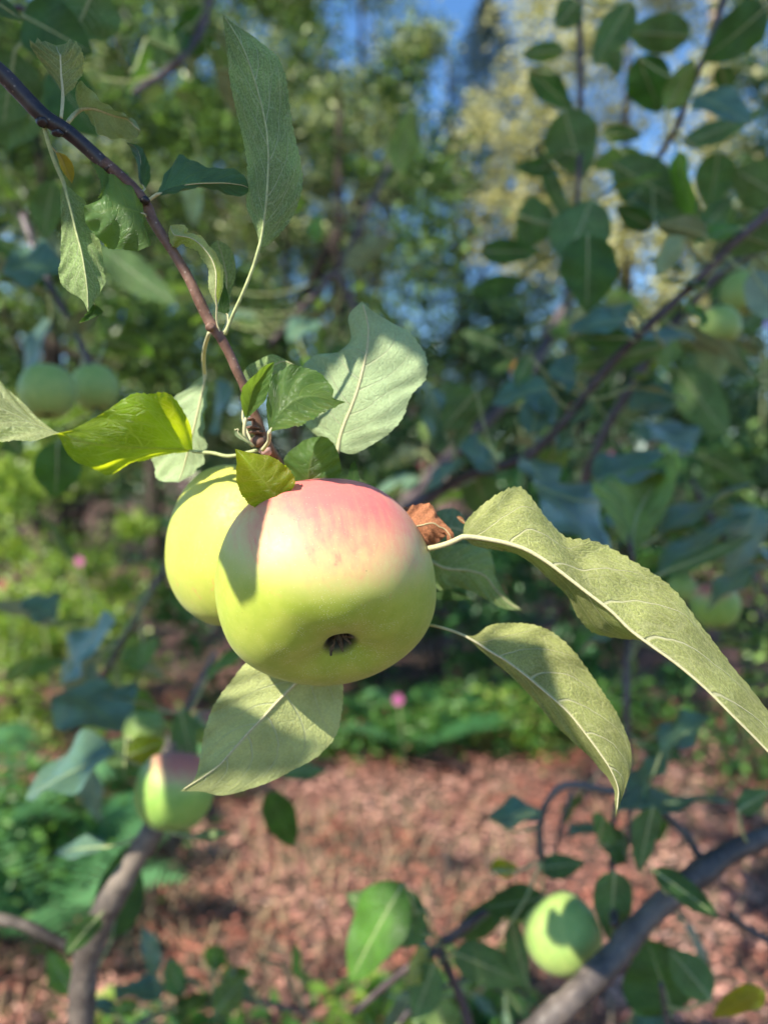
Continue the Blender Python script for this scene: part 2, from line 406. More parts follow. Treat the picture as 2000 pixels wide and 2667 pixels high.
# ------------------------------------------------------------------ apples
PROF = [(0, .50), (.06, .52), (.12, .60), (.20, .72), (.32, .84), (.47, .90), (.64, .88), (.80, .76), (.92, .55), (.985, .28), (1.0, .05), (.985, -.18), (.93, -.42), (.82, -.63), (.68, -.785), (.54, -.865), (.42, -.895), (.32, -.885), (.24, -.86), (.165, -.815), (.11, -.745), (.08, -.68), (.04, -.64), (0, -.63)]
def make_apple(name, label, centre, R, calyx_dir, mat, group=None, seed=0, lob=.009, hi=True, squash=1.0, stalk=True):
    rg = random.Random(seed)
    o = bpy.data.objects.new(name, None); 
    nprof = 90 if hi else 44; nseg = 128 if hi else 48
    pr = cr(PROF, nprof)
    V = []; Fc = []
    ph = [rg.uniform(0, 6.28) for _ in range(5)]
    for i in range(nprof):
        r, z = pr[i]; r = max(r, 0.0)
        for j in range(nseg):
            a = 2*math.pi*j/nseg
            low = 1/(1+math.exp((z+.25)*7)); top = 1/(1+math.exp(-(z-.5)*8))
            if not hi: r_ = r*(1-.16*z*z)
            else: r_ = r
            k = 1 + lob*(.35+low*1.6+top)*math.cos(5*a+ph[0])*min(1, r*2.2) + .018*math.cos(2*a+ph[1]) + .012*math.cos(3*a+ph[2]+z)
            zz = z*(1+.028*math.cos(a+ph[3])*r) + .03*lob/.022*math.cos(5*a+ph[0])*low*math.exp(-((r-.48)/.22)**2)
            V.append((R*r_*k*math.cos(a), R*r_*k*math.sin(a), R*zz*squash))
    for i in range(nprof-1):
        for j in range(nseg):
            a = i*nseg+j; b = i*nseg+(j+1) % nseg; Fc.append((a, a+nseg, b+nseg, b))
    me = bpy.data.meshes.new(name); me.from_pydata(V, [], Fc); me.materials.append(mat)
    me.polygons.foreach_set('use_smooth', [True]*len(me.polygons)); me.update()
    bpy.data.objects.remove(o)
    o = bpy.data.objects.new(name, me); COL.objects.link(o)
    tag(o, label, 'apple', group)
    q = Vector((0, 0, -1)).rotation_difference(calyx_dir.normalized())
    o.rotation_mode = 'QUATERNION'; o.rotation_quaternion = q; o.location = centre
    # dried sepals in the eye
    V = []; Fc = []
    for k in range(5):
        a0 = k*2*math.pi/5 + .3 + rg.uniform(-.3, .3); ln = R*rg.uniform(.17, .28); wdt = R*.050
        lean = rg.uniform(.05, .75); n = 9; b0 = len(V)
        for i in range(n):
            s = i/(n-1); rr = R*.035 + ln*(.18*s + lean*.5*s*s); zz = -R*.61*squash - ln*(s - .35*lean*s*s)
            if s > .6: rr += ln*.25*(s-.6)*rg.uniform(.2, 1.4)
            wd = wdt*(1-s**1.4)+R*.004
            cx, sx = math.cos(a0), math.sin(a0)
            for t in (-1, 0, 1):
                rq = rr - (R*.02 if t == 0 else 0)
                V.append((cx*rq - sx*wd*t*.6, sx*rq + cx*wd*t*.6, zz))
        for i in range(n-1):
            for t in range(2):
                a = b0+i*3+t; Fc.append((a, a+1, a+4, a+3))
    cxo = link('calyx', V, Fc, M['sepal']); cxo.parent = o
    if stalk:
        pts = [(0, 0, R*.48), (R*.02, .0, R*.8), (R*.10, R*.02, R*1.12)]
        Vt, Ft, Ut = tube_data([Vector(p) for p in cr(pts, 8)], [R*.035]*8, 8)
        so = link('stalk', Vt, Ft, M['apple_stalk']); so.parent = o
    return o, q
def local_dir(q, v_cam):
    d = q.inverted() @ c2w(Vector(v_cam).normalized()); return tuple(d)

cdir = c2w((.235, -.71, .67)); q1 = Vector((0, 0, -1)).rotation_difference(cdir.normalized())
mA = apple_mat('apple_skin_blushed', (.34, .43, .040), (.43, .49, .065), local_dir(q1, (.10, .90, .32)), 1.0)
make_apple('apple', 'large yellow-green apple with a pink blushed top and its open eye facing the viewer', P(851, 1527, .276), .0392, cdir, mA, 'apples hanging on the branches', seed=5, lob=.010, squash=.80)
cdir2 = c2w((-.15, -.80, .10)); q2 = Vector((0, 0, -1)).rotation_difference(cdir2.normalized())
mB = apple_mat('apple_skin_yellow', (.38, .46, .045), (.46, .52, .065), local_dir(q2, (-.25, .60, .9)), .10)
make_apple('apple', 'plain yellow-green apple half hidden behind the large blushed apple', P(686, 1440, .322), .0402, cdir2, mB, 'apples hanging on the branches', seed=9, lob=.008, squash=.90)
mC = apple_mat('apple_skin_green', (.25, .38, .09), (.32, .43, .11), (0, 0, 1), .0, fuzz=.3)
def small_apple(u, v, rpx, d, cam_dir, label, blush=None, seed=1, squash=1.0):
    cdv = c2w(cam_dir); q = Vector((0, 0, -1)).rotation_difference(cdv.normalized())
    mt = mC
    if blush: mt = apple_mat('apple_skin_pink_top', (.20, .36, .06), (.28, .42, .08), local_dir(q, blush), .8, red=(.50, .08, .10), fuzz=.3, lo=.50, hi=.95)
    return make_apple('apple', label, P(u, v, d), rpx*.95/F*d, cdv, mt, 'apples hanging on the branches', seed=seed, hi=False, lob=.005, squash=squash)[0]
small_apple(457, 2062, 108, .56, (.05, -.85, .45), 'small green apple with a pink top above the lower left bough', (.25, .95, .1), 3)
small_apple(1466, 2436, 102, .58, (.45, -.60, .55), 'pale green apple with a dark eye touching the bough at lower right', None, 4, 1.0)
small_apple(1345, 2362, 46, .72, (.1, -.9, .2), 'little pale apple peeping out behind the green apple at lower right', None, 6)
small_apple(376, 1905, 56, .72, (.0, -.9, .2), 'pale green apple up and left of the pink-topped small apple', None, 7)
small_apple(545, 1895, 50, .74, (.0, -.9, .2), 'pale apple mostly hidden by the pale leaf under the big apple', (.3, .9, .3), 8)
small_apple(125, 1022, 76, .62, (.1, -.95, .2), 'left one of two blurred green apples above the bright yellow-green leaf', None, 11)
small_apple(248, 1012, 64, .70, (.2, -.95, .1), 'right one of two blurred green apples above the bright yellow-green leaf', None, 12)
small_apple(1862, 1578, 66, .80, (.0, -.9, .3), 'blurred green apple with a faint pink top, seen beyond the long twisted leaf', (-.2, .9, .2), 13)
small_apple(1775, 1535, 40, .95, (.0, -.9, .3), 'small blurred green apple just left of the faint pink-topped one', None, 14)
small_apple(1875, 850, 54, .80, (.0, -.9, .3), 'pale green apple hanging under the upper right branch', None, 15)
small_apple(1935, 765, 60, .85, (.1, -.9, .3), 'topmost green apple close to the right edge', None, 16)

# ------------------------------------------------------------------ the main branch in focus
br = empty('apple_branch', P(-40, 150, .25), 'fruiting apple branch in focus, running from the top left down to the big apples', 'branch', 'apple branches')
px_tube('stem', [(-120, 90, .245, 23), (0, 187, .248, 22), (54, 241, .25, 21.5), (115, 303, .252, 21), (181, 346, .254, 19), (241, 398, .256, 18), (290, 443, .257, 17)], 60, M['bark_dark'], br, 20, .012, 2)
px_tube('stem', [(270, 424, .2565, 17.6), (330, 474, .258, 16), (366, 512, .259, 15), (384, 540, .26, 14.5), (398, 573, .26, 13.5), (424, 615, .26, 13), (460, 669, .26, 12.8), (494, 729, .26, 13), (520, 784, .261, 14), (543, 832, .262, 14.5), (562, 862, .262, 14), (575, 880, .262, 12.5), (598, 922, .263, 12.5), (617, 965, .264, 12), (636, 1005, .266, 12.5), (655, 1060, .268, 13), (669, 1095, .269, 14), (680, 1135, .27, 17), (694, 1160, .272, 17), (712, 1185, .276, 14), (732, 1215, .285, 11), (752, 1262, .292, 8)], 150, M['bark_brown'], br, 20, .02, 3)
# knots and scars on the stem
def knob(u, v, d, r, mat, parent, name='bud', stretch=(1, 1, 1), seed=0):
    rg = random.Random(seed); V = []; Fc = []; n = 10; m = 14; c = P(u, v, d); R = r/F*d
    for i in range(n+1):
        th = math.pi*i/n
        for j in range(m):
            a = 2*math.pi*j/m; k = 1+.12*math.sin(3*a+i+seed)
            V.append(c + (RT*math.sin(th)*math.cos(a)*stretch[0] + UP*math.cos(th)*stretch[1] + FW*math.sin(th)*math.sin(a)*stretch[2])*R*k)
    for i in range(n):
        for j in range(m): a = i*m+j; b = i*m+(j+1) % m; Fc.append((a, b, b+m, a+m))
    return link(name, V, Fc, mat, parent)
knob(112, 318, .251, 16, M['bark_dark'], br, 'bud_scar', (1.1, .8, 1), 1)
knob(150, 347, .250, 12, M['bark_dark'], br, 'bud_scar', (1.3, .7, 1), 2)
knob(379, 522, .257, 13, M['bark_dark'], br, 'bud_scar', (1, .8, 1), 3)
knob(549, 852, .259, 13, M['bark_brown'], br, 'bud_scar', (1, .9, 1), 4)
knob(672, 1150, .267, 17, M['bark_brown'], br, 'fruit_spur', (1.1, .9, 1), 5)
knob(692, 1174, .268, 15, M['rib_pink'], br, 'fruit_spur', (1.1, .9, 1), 6)
for q in range(5): knob(650+q*9, 1092+q*17+(q % 2)*5, .2655+q*.0006, 12+(q % 3)*2, M['bark_brown'], br, 'fruit_spur', (1.35, .35, 1), 7+q)

T3 = lambda a, b, c: (a, b, c)
# leaf 1: upright folded leaf at top left
rows_leaf([(165, 250), T3((157, 231, 2), (164, 225, 0), (176, 247, 2)), T3((140, 203, 5), (161, 200, 0), (200, 222, 5)), T3((112, 167, 6), (160, 176, 0), (214, 185, 6)),
           T3((86, 128, 5), (159, 158, 0), (217, 150, 5)), T3((80, 106, 4), (159, 147, 0), (207, 117, 4)), T3((96, 97, 5), (157, 142, 1), (193, 107, 5)),
           T3((115, 107, 8), (152, 134, 5), (180, 113, 8)), (148, 118, 11)], .255, 'under', M['leaf_olive'], br, petiole=[(160, 308, .253), (163, 280, .254), (165, 250, .255)], ribr=(9, 2.5), seed=1, bulge=.05)
# leaf 2: folded leaf behind it
rows_leaf([(208, 287), T3((197, 245, -4), (222, 283, 0), (222, 292, 2)), T3((210, 214, -7), (250, 284, 0), (240, 318, 4)), T3((252, 247, -7), (278, 294, 0), (258, 346, 6)),
           T3((289, 276, -6), (305, 303, 0), (295, 363, 7)), T3((325, 298, -3), (332, 310, 0), (335, 364, 6)), T3((352, 314, 0), (354, 330, 0), (360, 357, 3)), (368, 341, 1)],
          .272, 'under', M['leaf_pale'], br, petiole=[(178, 318, .262), (193, 300, .267), (208, 287, .272)], ribr=(11, 3), seed=2, teeth=0, bulge=.12)
# leaf 3: long hanging leaf at left
rows_leaf([(167, 476), T3((159, 502, 1), (173, 500, 0), (200, 503, 3)), T3((160, 560, 2), (187, 552, 0), (226, 530, 5)), T3((161, 615, 3), (199, 602, 0), (226, 578, 6)),
           T3((158, 680, 3), (214, 660, -1), (262, 632, 6)), T3((155, 722, 3), (222, 705, -2), (270, 700, 4)), T3((178, 757, 3), (228, 747, -2), (271, 742, 2)), T3((213, 779, 1), (230, 780, -2), (250, 779, 0)), (231, 813, -2)],
          .258, 'under', M['leaf'], br, petiole=[(112, 315, .252), (124, 362, .2535), (142, 418, .2555), (158, 455, .257), (167, 476, .258)], ribr=(11, 3), ribmat='rib_green', seed=3, bulge=.12)
rows_leaf([(247, 792), T3((232, 806), (247, 806, 1), (262, 803)), T3((218, 825), (238, 822, 1), (268, 815)), T3((208, 838), (220, 836, 1), (240, 830)), (205, 842)], .262, 'upper', M['leaf_dark'], br, petiole=[(232, 770, .262), (247, 792, .262)], ribr=(3, 1), seed=31, ns=50, teeth=8)
# yellow leaf
tag(rows_leaf([(144, 393), T3((150, 408), (158, 405, -1), (174, 406)), T3((157, 432), (170, 430, -1), (192, 431)), T3((170, 455), (180, 453, -1), (194, 455)), (189, 478)], .262, 'upper', M['leaf_yellow'], br, petiole=[(126, 372, .2545), (144, 393, .262)], ribr=(4, 1.5), seed=4, ns=70, teeth=0), 'small yellowed leaf')
# leaf 5: cupped leaf, stalk at its right
l5 = rows_leaf([T3((372, 530, 2), (375, 556, 0), (378, 596, 2)), T3((363, 499, 4), (352, 549, 0), (394, 637, 1)), T3((339, 466, 5), (328, 544, -1), (368, 651, 2)), T3((303, 437, 5), (302, 543, -2), (317, 651, 3)),
           T3((272, 423, 4), (281, 548, -3), (274, 633, 2)), T3((280, 470, 1), (262, 553, -3), (243, 606, 1)), T3((262, 516, -1), (240, 548, -3), (224, 576, -1)), (219, 538, -4)],
          .255, 'upper', M['leaf_cup'], br, petiole=[(383, 566, .26), (379, 560, .257), (375, 556, .255)], ribr=(5, 2), seed=5, bulge=-.25, quilt=4.5, teeth=22, tooth=.02)
V = []; Fc = []; UVs = []
ea = cr([(234, 419, .2575), (250, 445, .254), (263, 478, .252), (264, 500, .2515), (258, 518, .2535)], 40); eb = cr([(273, 423, .2585), (283, 452, .256), (283, 480, .2545), (276, 503, .2535), (262, 517, .254)], 40)
for i in range(40):
    for k in range(5):
        t = k/4; p = P(*ea[i]).lerp(P(*eb[i]), t) - FW*(.0012*math.sin(math.pi*t)); j = .0003*math.sin(i*2.1)*(1-t); V.append(p+RT*j); UVs.append((i/39, .45+.45*t))
for i in range(39):
    for k in range(4): a = i*5+k; Fc.append((a, a+5, a+6, a+1))
n0 = (V[6]-V[0]).cross(V[5]-V[0])
fo = link('curled_edge', V, Fc, M['leaf_pale'], l5, UVs)
# leaf 6: narrow dark leaf seen edge-on
rows_leaf([(378, 492), T3((364, 472), (368, 472, -1), (391, 469, 2)), T3((360, 440, 3), (366, 442, 0), (390, 437, 3)), T3((356, 418, 4), (366, 414, 0), (381, 410, 4)), T3((346, 396, 5), (360, 394, 0), (370, 388, 4)), T3((340, 382, 3), (350, 381, 0), (356, 377, 3)), (329, 372)],
          .262, 'upper', M['leaf_dark'], br, petiole=[(383, 522, .259), (373, 500, .26), (378, 492, .262)], ribr=(5, 2), seed=6, ns=90, teeth=16, tooth=.16)
# leaf 7: dark leaf to the right
rows_leaf([(411, 505), T3((418, 484, 3), (428, 497, 0), (430, 509, 0)), T3((434, 450, 6), (450, 487, 0), (458, 500, -1)), T3((470, 412, 8), (480, 480, 0), (495, 487, -1)), T3((503, 420, 6), (516, 476, -1), (530, 486, 0)),
           T3((540, 432, 4), (552, 475, -1), (566, 494, 2)), T3((575, 437, 3), (585, 475, 0), (598, 508, 3)), T3((610, 441, 3), (612, 478, 1), (624, 512, 4)), T3((638, 461, 4), (634, 482, 3), (643, 503, 5)), (650, 490, 5)],
          .256, 'upper', M['leaf_teal'], br, petiole=[(379, 530, .258), (392, 519, .257), (411, 505, .256)], ribr=(9, 3), seed=7, bulge=-.12)
# leaf 8: sickle leaf
rows_leaf([(565, 800), T3((550, 766), (562, 768, -2), (575, 766, 2)), T3((543, 740), (563, 738, -3), (581, 730, 3)), T3((545, 712), (562, 706, -3), (580, 694, 4)), T3((530, 680), (550, 673, -3), (567, 668, 4)),
           T3((509, 654), (526, 642, -3), (541, 632, 5)), T3((481, 634), (500, 622, -3), (516, 610, 5)), T3((462, 637), (474, 616, -3), (486, 605, 5)), T3((450, 640, -1), (455, 612, -3), (490, 600, 6)), T3((440, 610, 1), (447, 598, 0), (468, 586, 5)), (444, 586, 3)],
          .258, 'under', M['leaf_bright'], br, petiole=[(573, 868, .261), (565, 835, .26), (565, 800, .258)], ribr=(5, 2), seed=8, teeth=26, tooth=.10)
# leaf 9: dull leaf behind it
rows_leaf([(593, 812), T3((577, 772), (590, 770), (603, 765)), T3((558, 722), (590, 720), (614, 715)), T3((546, 672), (580, 668), (609, 665)), T3((550, 640), (571, 641), (593, 638)), (566, 625)], .285, 'under', M['leaf'], br, petiole=[(578, 868, .265), (590, 840, .275), (593, 812, .285)], ribr=(4, 1.5), seed=9, ns=80, teeth=0)
rows_leaf([(594, 820), T3((566, 808), (580, 806), (598, 806)), T3((572, 785), (586, 780), (597, 780)), T3((580, 755), (587, 755), (592, 758)), (585, 733)], .266, 'upper', M['leaf_dark'], br, petiole=[(582, 868, .263), (594, 845, .265), (594, 820, .266)], ribr=(5, 1.5), seed=10, ns=60, teeth=10)
# leaf 10: tall upright leaf
tag(rows_leaf([(675, 645), T3((671, 612, 3), (682, 615, 0), (704, 634, 4)), T3((655, 568, 6), (689, 565, -1), (748, 585, 7)), T3((643, 530, 7), (694, 520, -2), (778, 525, 9)), T3((646, 455, 6), (698, 455, -2), (788, 462, 9)),
           T3((640, 390, 5), (699, 400, -2), (780, 405, 8)), T3((624, 320, 5), (694, 335, -2), (762, 330, 6)), T3((609, 255, 4), (680, 268, -2), (752, 262, 5)), T3((598, 195, 3), (662, 203, -2), (744, 205, 4)),
           T3((592, 134, 2), (640, 140, -2), (716, 142, 3)), T3((587, 90, 1), (615, 90, -1), (662, 97, 1)), T3((583, 58, 0), (594, 57, 0), (606, 59, 0)), (581, 37, 0)],
          .256, 'under', M['leaf'], br, petiole=[(587, 872, .262), (606, 822, .26), (634, 761, .258), (660, 695, .257), (675, 645, .256)], ribr=(9, 2.5), ribmat='rib_green', seed=11, bulge=.12, teeth=34, tooth=.045, ns=220), 'tall upright leaf, its downy underside in the shade')
# leaf 11: hanging leaf behind
rows_leaf([(534, 975), T3((505, 995, 4), (532, 1002, 0), (539, 1010, -1)), T3((452, 1037, 8), (522, 1050, 0), (538, 1058, -4)), T3((428, 1090, 10), (509, 1105, 0), (535, 1110, -6)), T3((408, 1150, 10), (496, 1155, 0), (530, 1158, -6)),
           T3((402, 1200, 8), (485, 1198, 0), (524, 1206, -5)), T3((412, 1248, 5), (476, 1230, 0), (500, 1236, -3)), (466, 1256)], .302, 'under', M['leaf_pale'], br, petiole=[(545, 868, .266), (534, 905, .28), (531, 940, .292), (534, 975, .302)], ribr=(10, 3), seed=12, bulge=.08, tooth=.05)
# cluster of small leaves at the spur
rows_leaf([(640, 1092), T3((632, 1066, -2), (645, 1070, 0), (660, 1075, -2)), T3((628, 1036, -4), (652, 1040, 0), (688, 1045, -4)), T3((634, 1008, -5), (663, 1008, 0), (700, 1010, -6)), T3((658, 981, -5), (680, 985, -1), (707, 980, -6)), T3((688, 954, -5), (699, 957, -3), (712, 960, -6)), (715, 942, -6)],
          .262, 'upper', M['leaf'], br, petiole=[(660, 1162, .265), (640, 1140, .263), (637, 1115, .262), (640, 1092, .262)], ribr=(10, 3), seed=13, bulge=-.1, ns=110, teeth=18)
rows_leaf([(702, 1126), T3((696, 1085, -1), (713, 1100, 0), (725, 1119, -1)), T3((696, 1045, -1), (733, 1072, 0), (752, 1115, -3)), T3((707, 990, 1), (755, 1050, 0), (778, 1108, -4)), T3((745, 960, 3), (780, 1035, 0), (805, 1093, -4)),
           T3((795, 960, 4), (806, 1030, 0), (832, 1077, -4)), T3((845, 982, 3), (832, 1033, 0), (853, 1067, -3)), T3((868, 1014, 1), (857, 1040, 0), (873, 1060, -2)), T3((866, 1036, 0), (880, 1045, 0), (886, 1053, -1)), (901, 1047)],
          .252, 'upper', M['leaf'], br, petiole=[(684, 1172, .262), (700, 1150, .256), (702, 1126, .252)], ribr=(11, 3), seed=14, bulge=-.3, teeth=24, tooth=.05)
rows_leaf([(640, 1040), T3((630, 1000), (660, 1000), (680, 1020)), T3((640, 962), (685, 965), (710, 1000)), T3((675, 938), (715, 950), (735, 980)), T3((715, 924), (742, 941), (757, 960)), (775, 955)], .276, 'under', M['leaf'], br, petiole=[(655, 1150, .27), (633, 1090, .274), (640, 1040, .276)], ribr=(6, 2), seed=15, ns=90)
rows_leaf([(612, 1120), T3((612, 1112), (622, 1118), (628, 1128)), T3((614, 1135), (622, 1130), (640, 1140)), (658, 1160)], .262, 'under', M['leaf_pale'], br, name='stipule', ribr=(4, 2), seed=16, ns=30, teeth=0)
# leaf 13: broad pale leaf with a bite out of its edge
tag(rows_leaf([(880, 1174), T3((848, 1150, 2), (886, 1140, 0), (925, 1181, -2)), T3((800, 1110, 4), (897, 1105, 0), (992, 1142, -4)), T3((778, 1050, 6), (915, 1062, 0), (1038, 1100, -4)), T3((780, 985, 8), (932, 1015, 0), (1066, 1035, -2)),
           T3((798, 944, 9), (945, 965, 0), (1107, 985, 1)), T3((822, 924, 9), (955, 915, 1), (1107, 925, 3)), T3((850, 936, 8), (959, 880, 2), (1067, 868, 4)), T3((912, 890, 6), (959, 850, 3), (1020, 840, 5)), T3((908, 824, 6), (952, 815, 4), (974, 813, 5)), (942, 784, 5)],
          .285, 'under', M['leaf_pale'], br, petiole=[(795, 1260, .292), (850, 1220, .29), (868, 1195, .287), (880, 1174, .285)], ribr=(12, 3.5), seed=17, bulge=.1, ripple=.7, teeth=34, tooth=.022, ns=200), 'broad pale leaf with a round bite out of its edge')
# leaf 14: fresh green leaf over the shoulder of the apples
rows_leaf([(738, 1316, 4), T3((692, 1334, 5), (716, 1288, 2), (752, 1284, 4)), T3((658, 1317, 3), (695, 1262, 0), (768, 1256, 2)), T3((636, 1295, 2), (677, 1240, -1), (757, 1230, 1)), T3((621, 1265, 2), (658, 1218, -2), (735, 1207, 1)),
           T3((614, 1230, 2), (641, 1198, -2), (700, 1187, 1)), T3((616, 1200, 1), (627, 1183, -1), (655, 1180, 1)), (613, 1169, 0)], .2535, 'upper', M['leaf_bright'], br, petiole=[(735, 1250, .285), (745, 1290, .27), (738, 1316, .2575)], ribr=(5, 2.5), seed=18, bulge=-.12, teeth=22, tooth=.035, ribmat='rib_green')
# leaf 15
rows_leaf([(800, 1305, 6), T3((765, 1275, 4), (800, 1272, 3), (862, 1278, 4)), T3((748, 1232, 1), (803, 1236, 0), (886, 1238, 2)), T3((740, 1195, 0), (810, 1196, -2), (886, 1200, 1)), T3((769, 1164, 0), (822, 1166, -2), (873, 1162, 1)), T3((803, 1143, 0), (832, 1146, -1), (856, 1142, 0)), (838, 1136)], .268, 'upper', M['leaf'], br, petiole=[(752, 1262, .29), (780, 1300, .28), (800, 1305, .274)], ribr=(4, 2), seed=19, teeth=0, bulge=-.1, ns=100)
rows_leaf([(922, 1280), T3((905, 1262), (918, 1262), (936, 1262)), T3((908, 1235), (922, 1235), (934, 1238)), T3((913, 1212), (922, 1212), (930, 1213)), (924, 1200)], .29, 'upper', M['leaf_dark'], br, petiole=[(800, 1290, .3), (880, 1300, .298), (922, 1280, .29)], ribr=(4, 2), seed=20, ns=50, teeth=0)
# leaf A: translucent yellow-green leaf that twists to its pale underside
tag(rows_leaf([(503, 1176), T3((497, 1110, -6), (478, 1170, -1), (470, 1179, 2)), T3((470, 1055, -14), (420, 1169, -2), (425, 1187, 3)), T3((420, 1027, -18), (370, 1167, -3), (370, 1206, 8)), T3((365, 1028, -18), (320, 1164, -4), (320, 1222, 10)),
           T3((305, 1052, -14), (270, 1159, -4), (272, 1228, 10)), T3((245, 1092, -9), (225, 1152, -4), (215, 1205, 6)), T3((195, 1117, -6), (185, 1142, -4), (172, 1172, 1)), T3((150, 1130, -6), (148, 1128, -4), (146, 1126, -3)), T3((100, 1141, -9), (95, 1108, -6), (88, 1078, -1)),
           T3((45, 1143, -11), (40, 1082, -8), (30, 1018, 0)), T3((-10, 1140, -12), (-10, 1060, -10), (-30, 965, 0)), T3((-80, 1110, -12), (-80, 1035, -12), (-90, 950, -4)), (-170, 1010, -14)],
          .288, 'upper', M['leaf_bright'], br, petiole=[(672, 1172, .268), (600, 1188, .276), (555, 1180, .282), (503, 1176, .288)], ribr=(9, 3), seed=21, bulge=-.10, teeth=40, tooth=.03, ns=220, ribmat='rib_green'), 'glowing yellow-green leaf that twists over')
# leaf H: long twisted leaf at right
lh = rows_leaf([(1205, 1398), T3((1212, 1360, 2), (1235, 1399, 0), (1236, 1422, 3)), T3((1250, 1322, 4), (1280, 1406, -1), (1290, 1431, 5)), T3((1304, 1284, 6), (1325, 1416, -2), (1338, 1441, 7)), T3((1352, 1271, 8), (1371, 1432, -3), (1388, 1470, 9)),
           T3((1391, 1308, 8), (1422, 1462, -4), (1430, 1506, 10)), T3((1430, 1357, 8), (1473, 1500, -5), (1478, 1552, 11)), T3((1473, 1399, 8), (1532, 1546, -6), (1508, 1605, 11)), T3((1540, 1407, 8), (1591, 1592, -7), (1548, 1650, 11)),
           T3((1612, 1442, 7), (1640, 1640, -8), (1622, 1664, 9)), T3((1685, 1488, 6), (1690, 1678, -9), (1685, 1674, 3)), T3((1762, 1545, 4), (1762, 1730, -10), (1750, 1715, 2)), T3((1816, 1621, 2), (1834, 1791, -11), (1822, 1768, 2)),
           T3((1885, 1708, 0), (1906, 1863, -12), (1898, 1838, 0)), T3((1964, 1806, -3), (1979, 1936, -12), (1972, 1912, -2)), T3((2040, 1920, -6), (2045, 2008, -13), (2038, 1990, -5)), (2100, 2090, -12)],
          .262, 'under', M['leaf_olive'], br, petiole=[(1080, 1432, .282), (1120, 1428, .272), (1165, 1416, .266), (1205, 1398, .262)], ribr=(15, 6), seed=22, bulge=.08, teeth=46, tooth=.045, ns=300, quilt=7)
tag(lh, 'long twisted leaf with a thick pale midrib')
# leaf I: lower right hanging leaf
tag(rows_leaf([(1208, 1655), T3((1238, 1654, 2), (1240, 1673, 0), (1238, 1681, 1)), T3((1275, 1629, 5), (1280, 1699, 0), (1272, 1712, 2)), T3((1325, 1623, 7), (1318, 1721, 0), (1310, 1742, 4)), T3((1380, 1626, 8), (1362, 1754, -1), (1352, 1782, 5)),
           T3((1435, 1646, 8), (1405, 1790, -2), (1400, 1834, 6)), T3((1487, 1690, 7), (1445, 1824, -3), (1445, 1887, 6)), T3((1531, 1748, 6), (1483, 1860, -4), (1490, 1929, 5)), T3((1572, 1808, 4), (1520, 1906, -5), (1530, 1968, 4)),
           T3((1606, 1860, 2), (1553, 1950, -6), (1560, 2002, 2)), T3((1636, 1930, 0), (1588, 2002, -7), (1584, 2028, 0)), T3((1645, 1995, -2), (1608, 2050, -7), (1597, 2056, -3)), T3((1628, 2052, -5), (1608, 2085, -7), (1600, 2086, -6)), (1603, 2128, -7)],
          .275, 'under', M['leaf_olive'], br, petiole=[(1070, 1620, .30), (1131, 1630, .285), (1175, 1642, .28), (1208, 1655, .275)], ribr=(8, 3.5), seed=23, bulge=.06, teeth=44, tooth=.03, ns=240), 'pointed leaf half in shade, hanging at lower right')
# leaf G: below the apple
tag(rows_leaf([(850, 1690, 4), T3((705, 1690, 2), (815, 1732, 1), (888, 1745, 4)), T3((645, 1724, 1), (770, 1780, 0), (893, 1800, 4)), T3((602, 1775, 1), (723, 1827, -1), (889, 1855, 4)), T3((565, 1826, 1), (686, 1868, -1), (872, 1920, 4)), T3((543, 1872, 1), (650, 1905, -2), (820, 1975, 3)),
           T3((528, 1930, 1), (610, 1950, -2), (740, 2019, 2)), T3((520, 1985, 0), (572, 1992, -2), (652, 2054, 1)), T3((508, 2027, 0), (533, 2021, -2), (577, 2071, 0)), T3((491, 2046, -1), (500, 2042, -2), (527, 2062, -1)), (470, 2061, -2)],
          
          .286, 'under', M['leaf_warm'], br, petiole=[(850, 1600, .325), (865, 1650, .312), (850, 1690, .292)], ribr=(12, 3), seed=24, bulge=.05, ripple=.6, teeth=30, tooth=.015, ns=200), 'broad pale leaf hanging below the big apple')
# brown leaf
tag(rows_leaf([T3((1020, 1330, 3), (1042, 1372, 0), (1085, 1440, 2)), T3((1070, 1319, 2), (1086, 1370, -2), (1105, 1427, 1)), T3((1119, 1313, 0), (1125, 1362, -3), (1127, 1420, 0)), T3((1139, 1342, -1), (1144, 1372, -3), (1149, 1406, 0)),
           T3((1160, 1366, -2), (1158, 1378, -3), (1163, 1392, -2)), T3((1181, 1391, -3), (1172, 1396, -4), (1164, 1416, -3)), (1176, 1419, -3)], .276, 'under', M['leaf_brown'], br, petiole=[(1000, 1360, .285), (1042, 1372, .276)], ribr=(3, 1.5), seed=25, ripple=2.2, teeth=14, tooth=.06, ns=110, nh=10), 'dry brown shrivelled leaf')
rows_leaf([(1212, 1362), T3((1205, 1350), (1204, 1356), (1208, 1364)), T3((1196, 1344), (1196, 1351), (1198, 1358)), (1188, 1346)], .274, 'under', M['leaf_brown'], br, name='stipule', ribr=(2, 1), seed=26, ns=24, teeth=0)
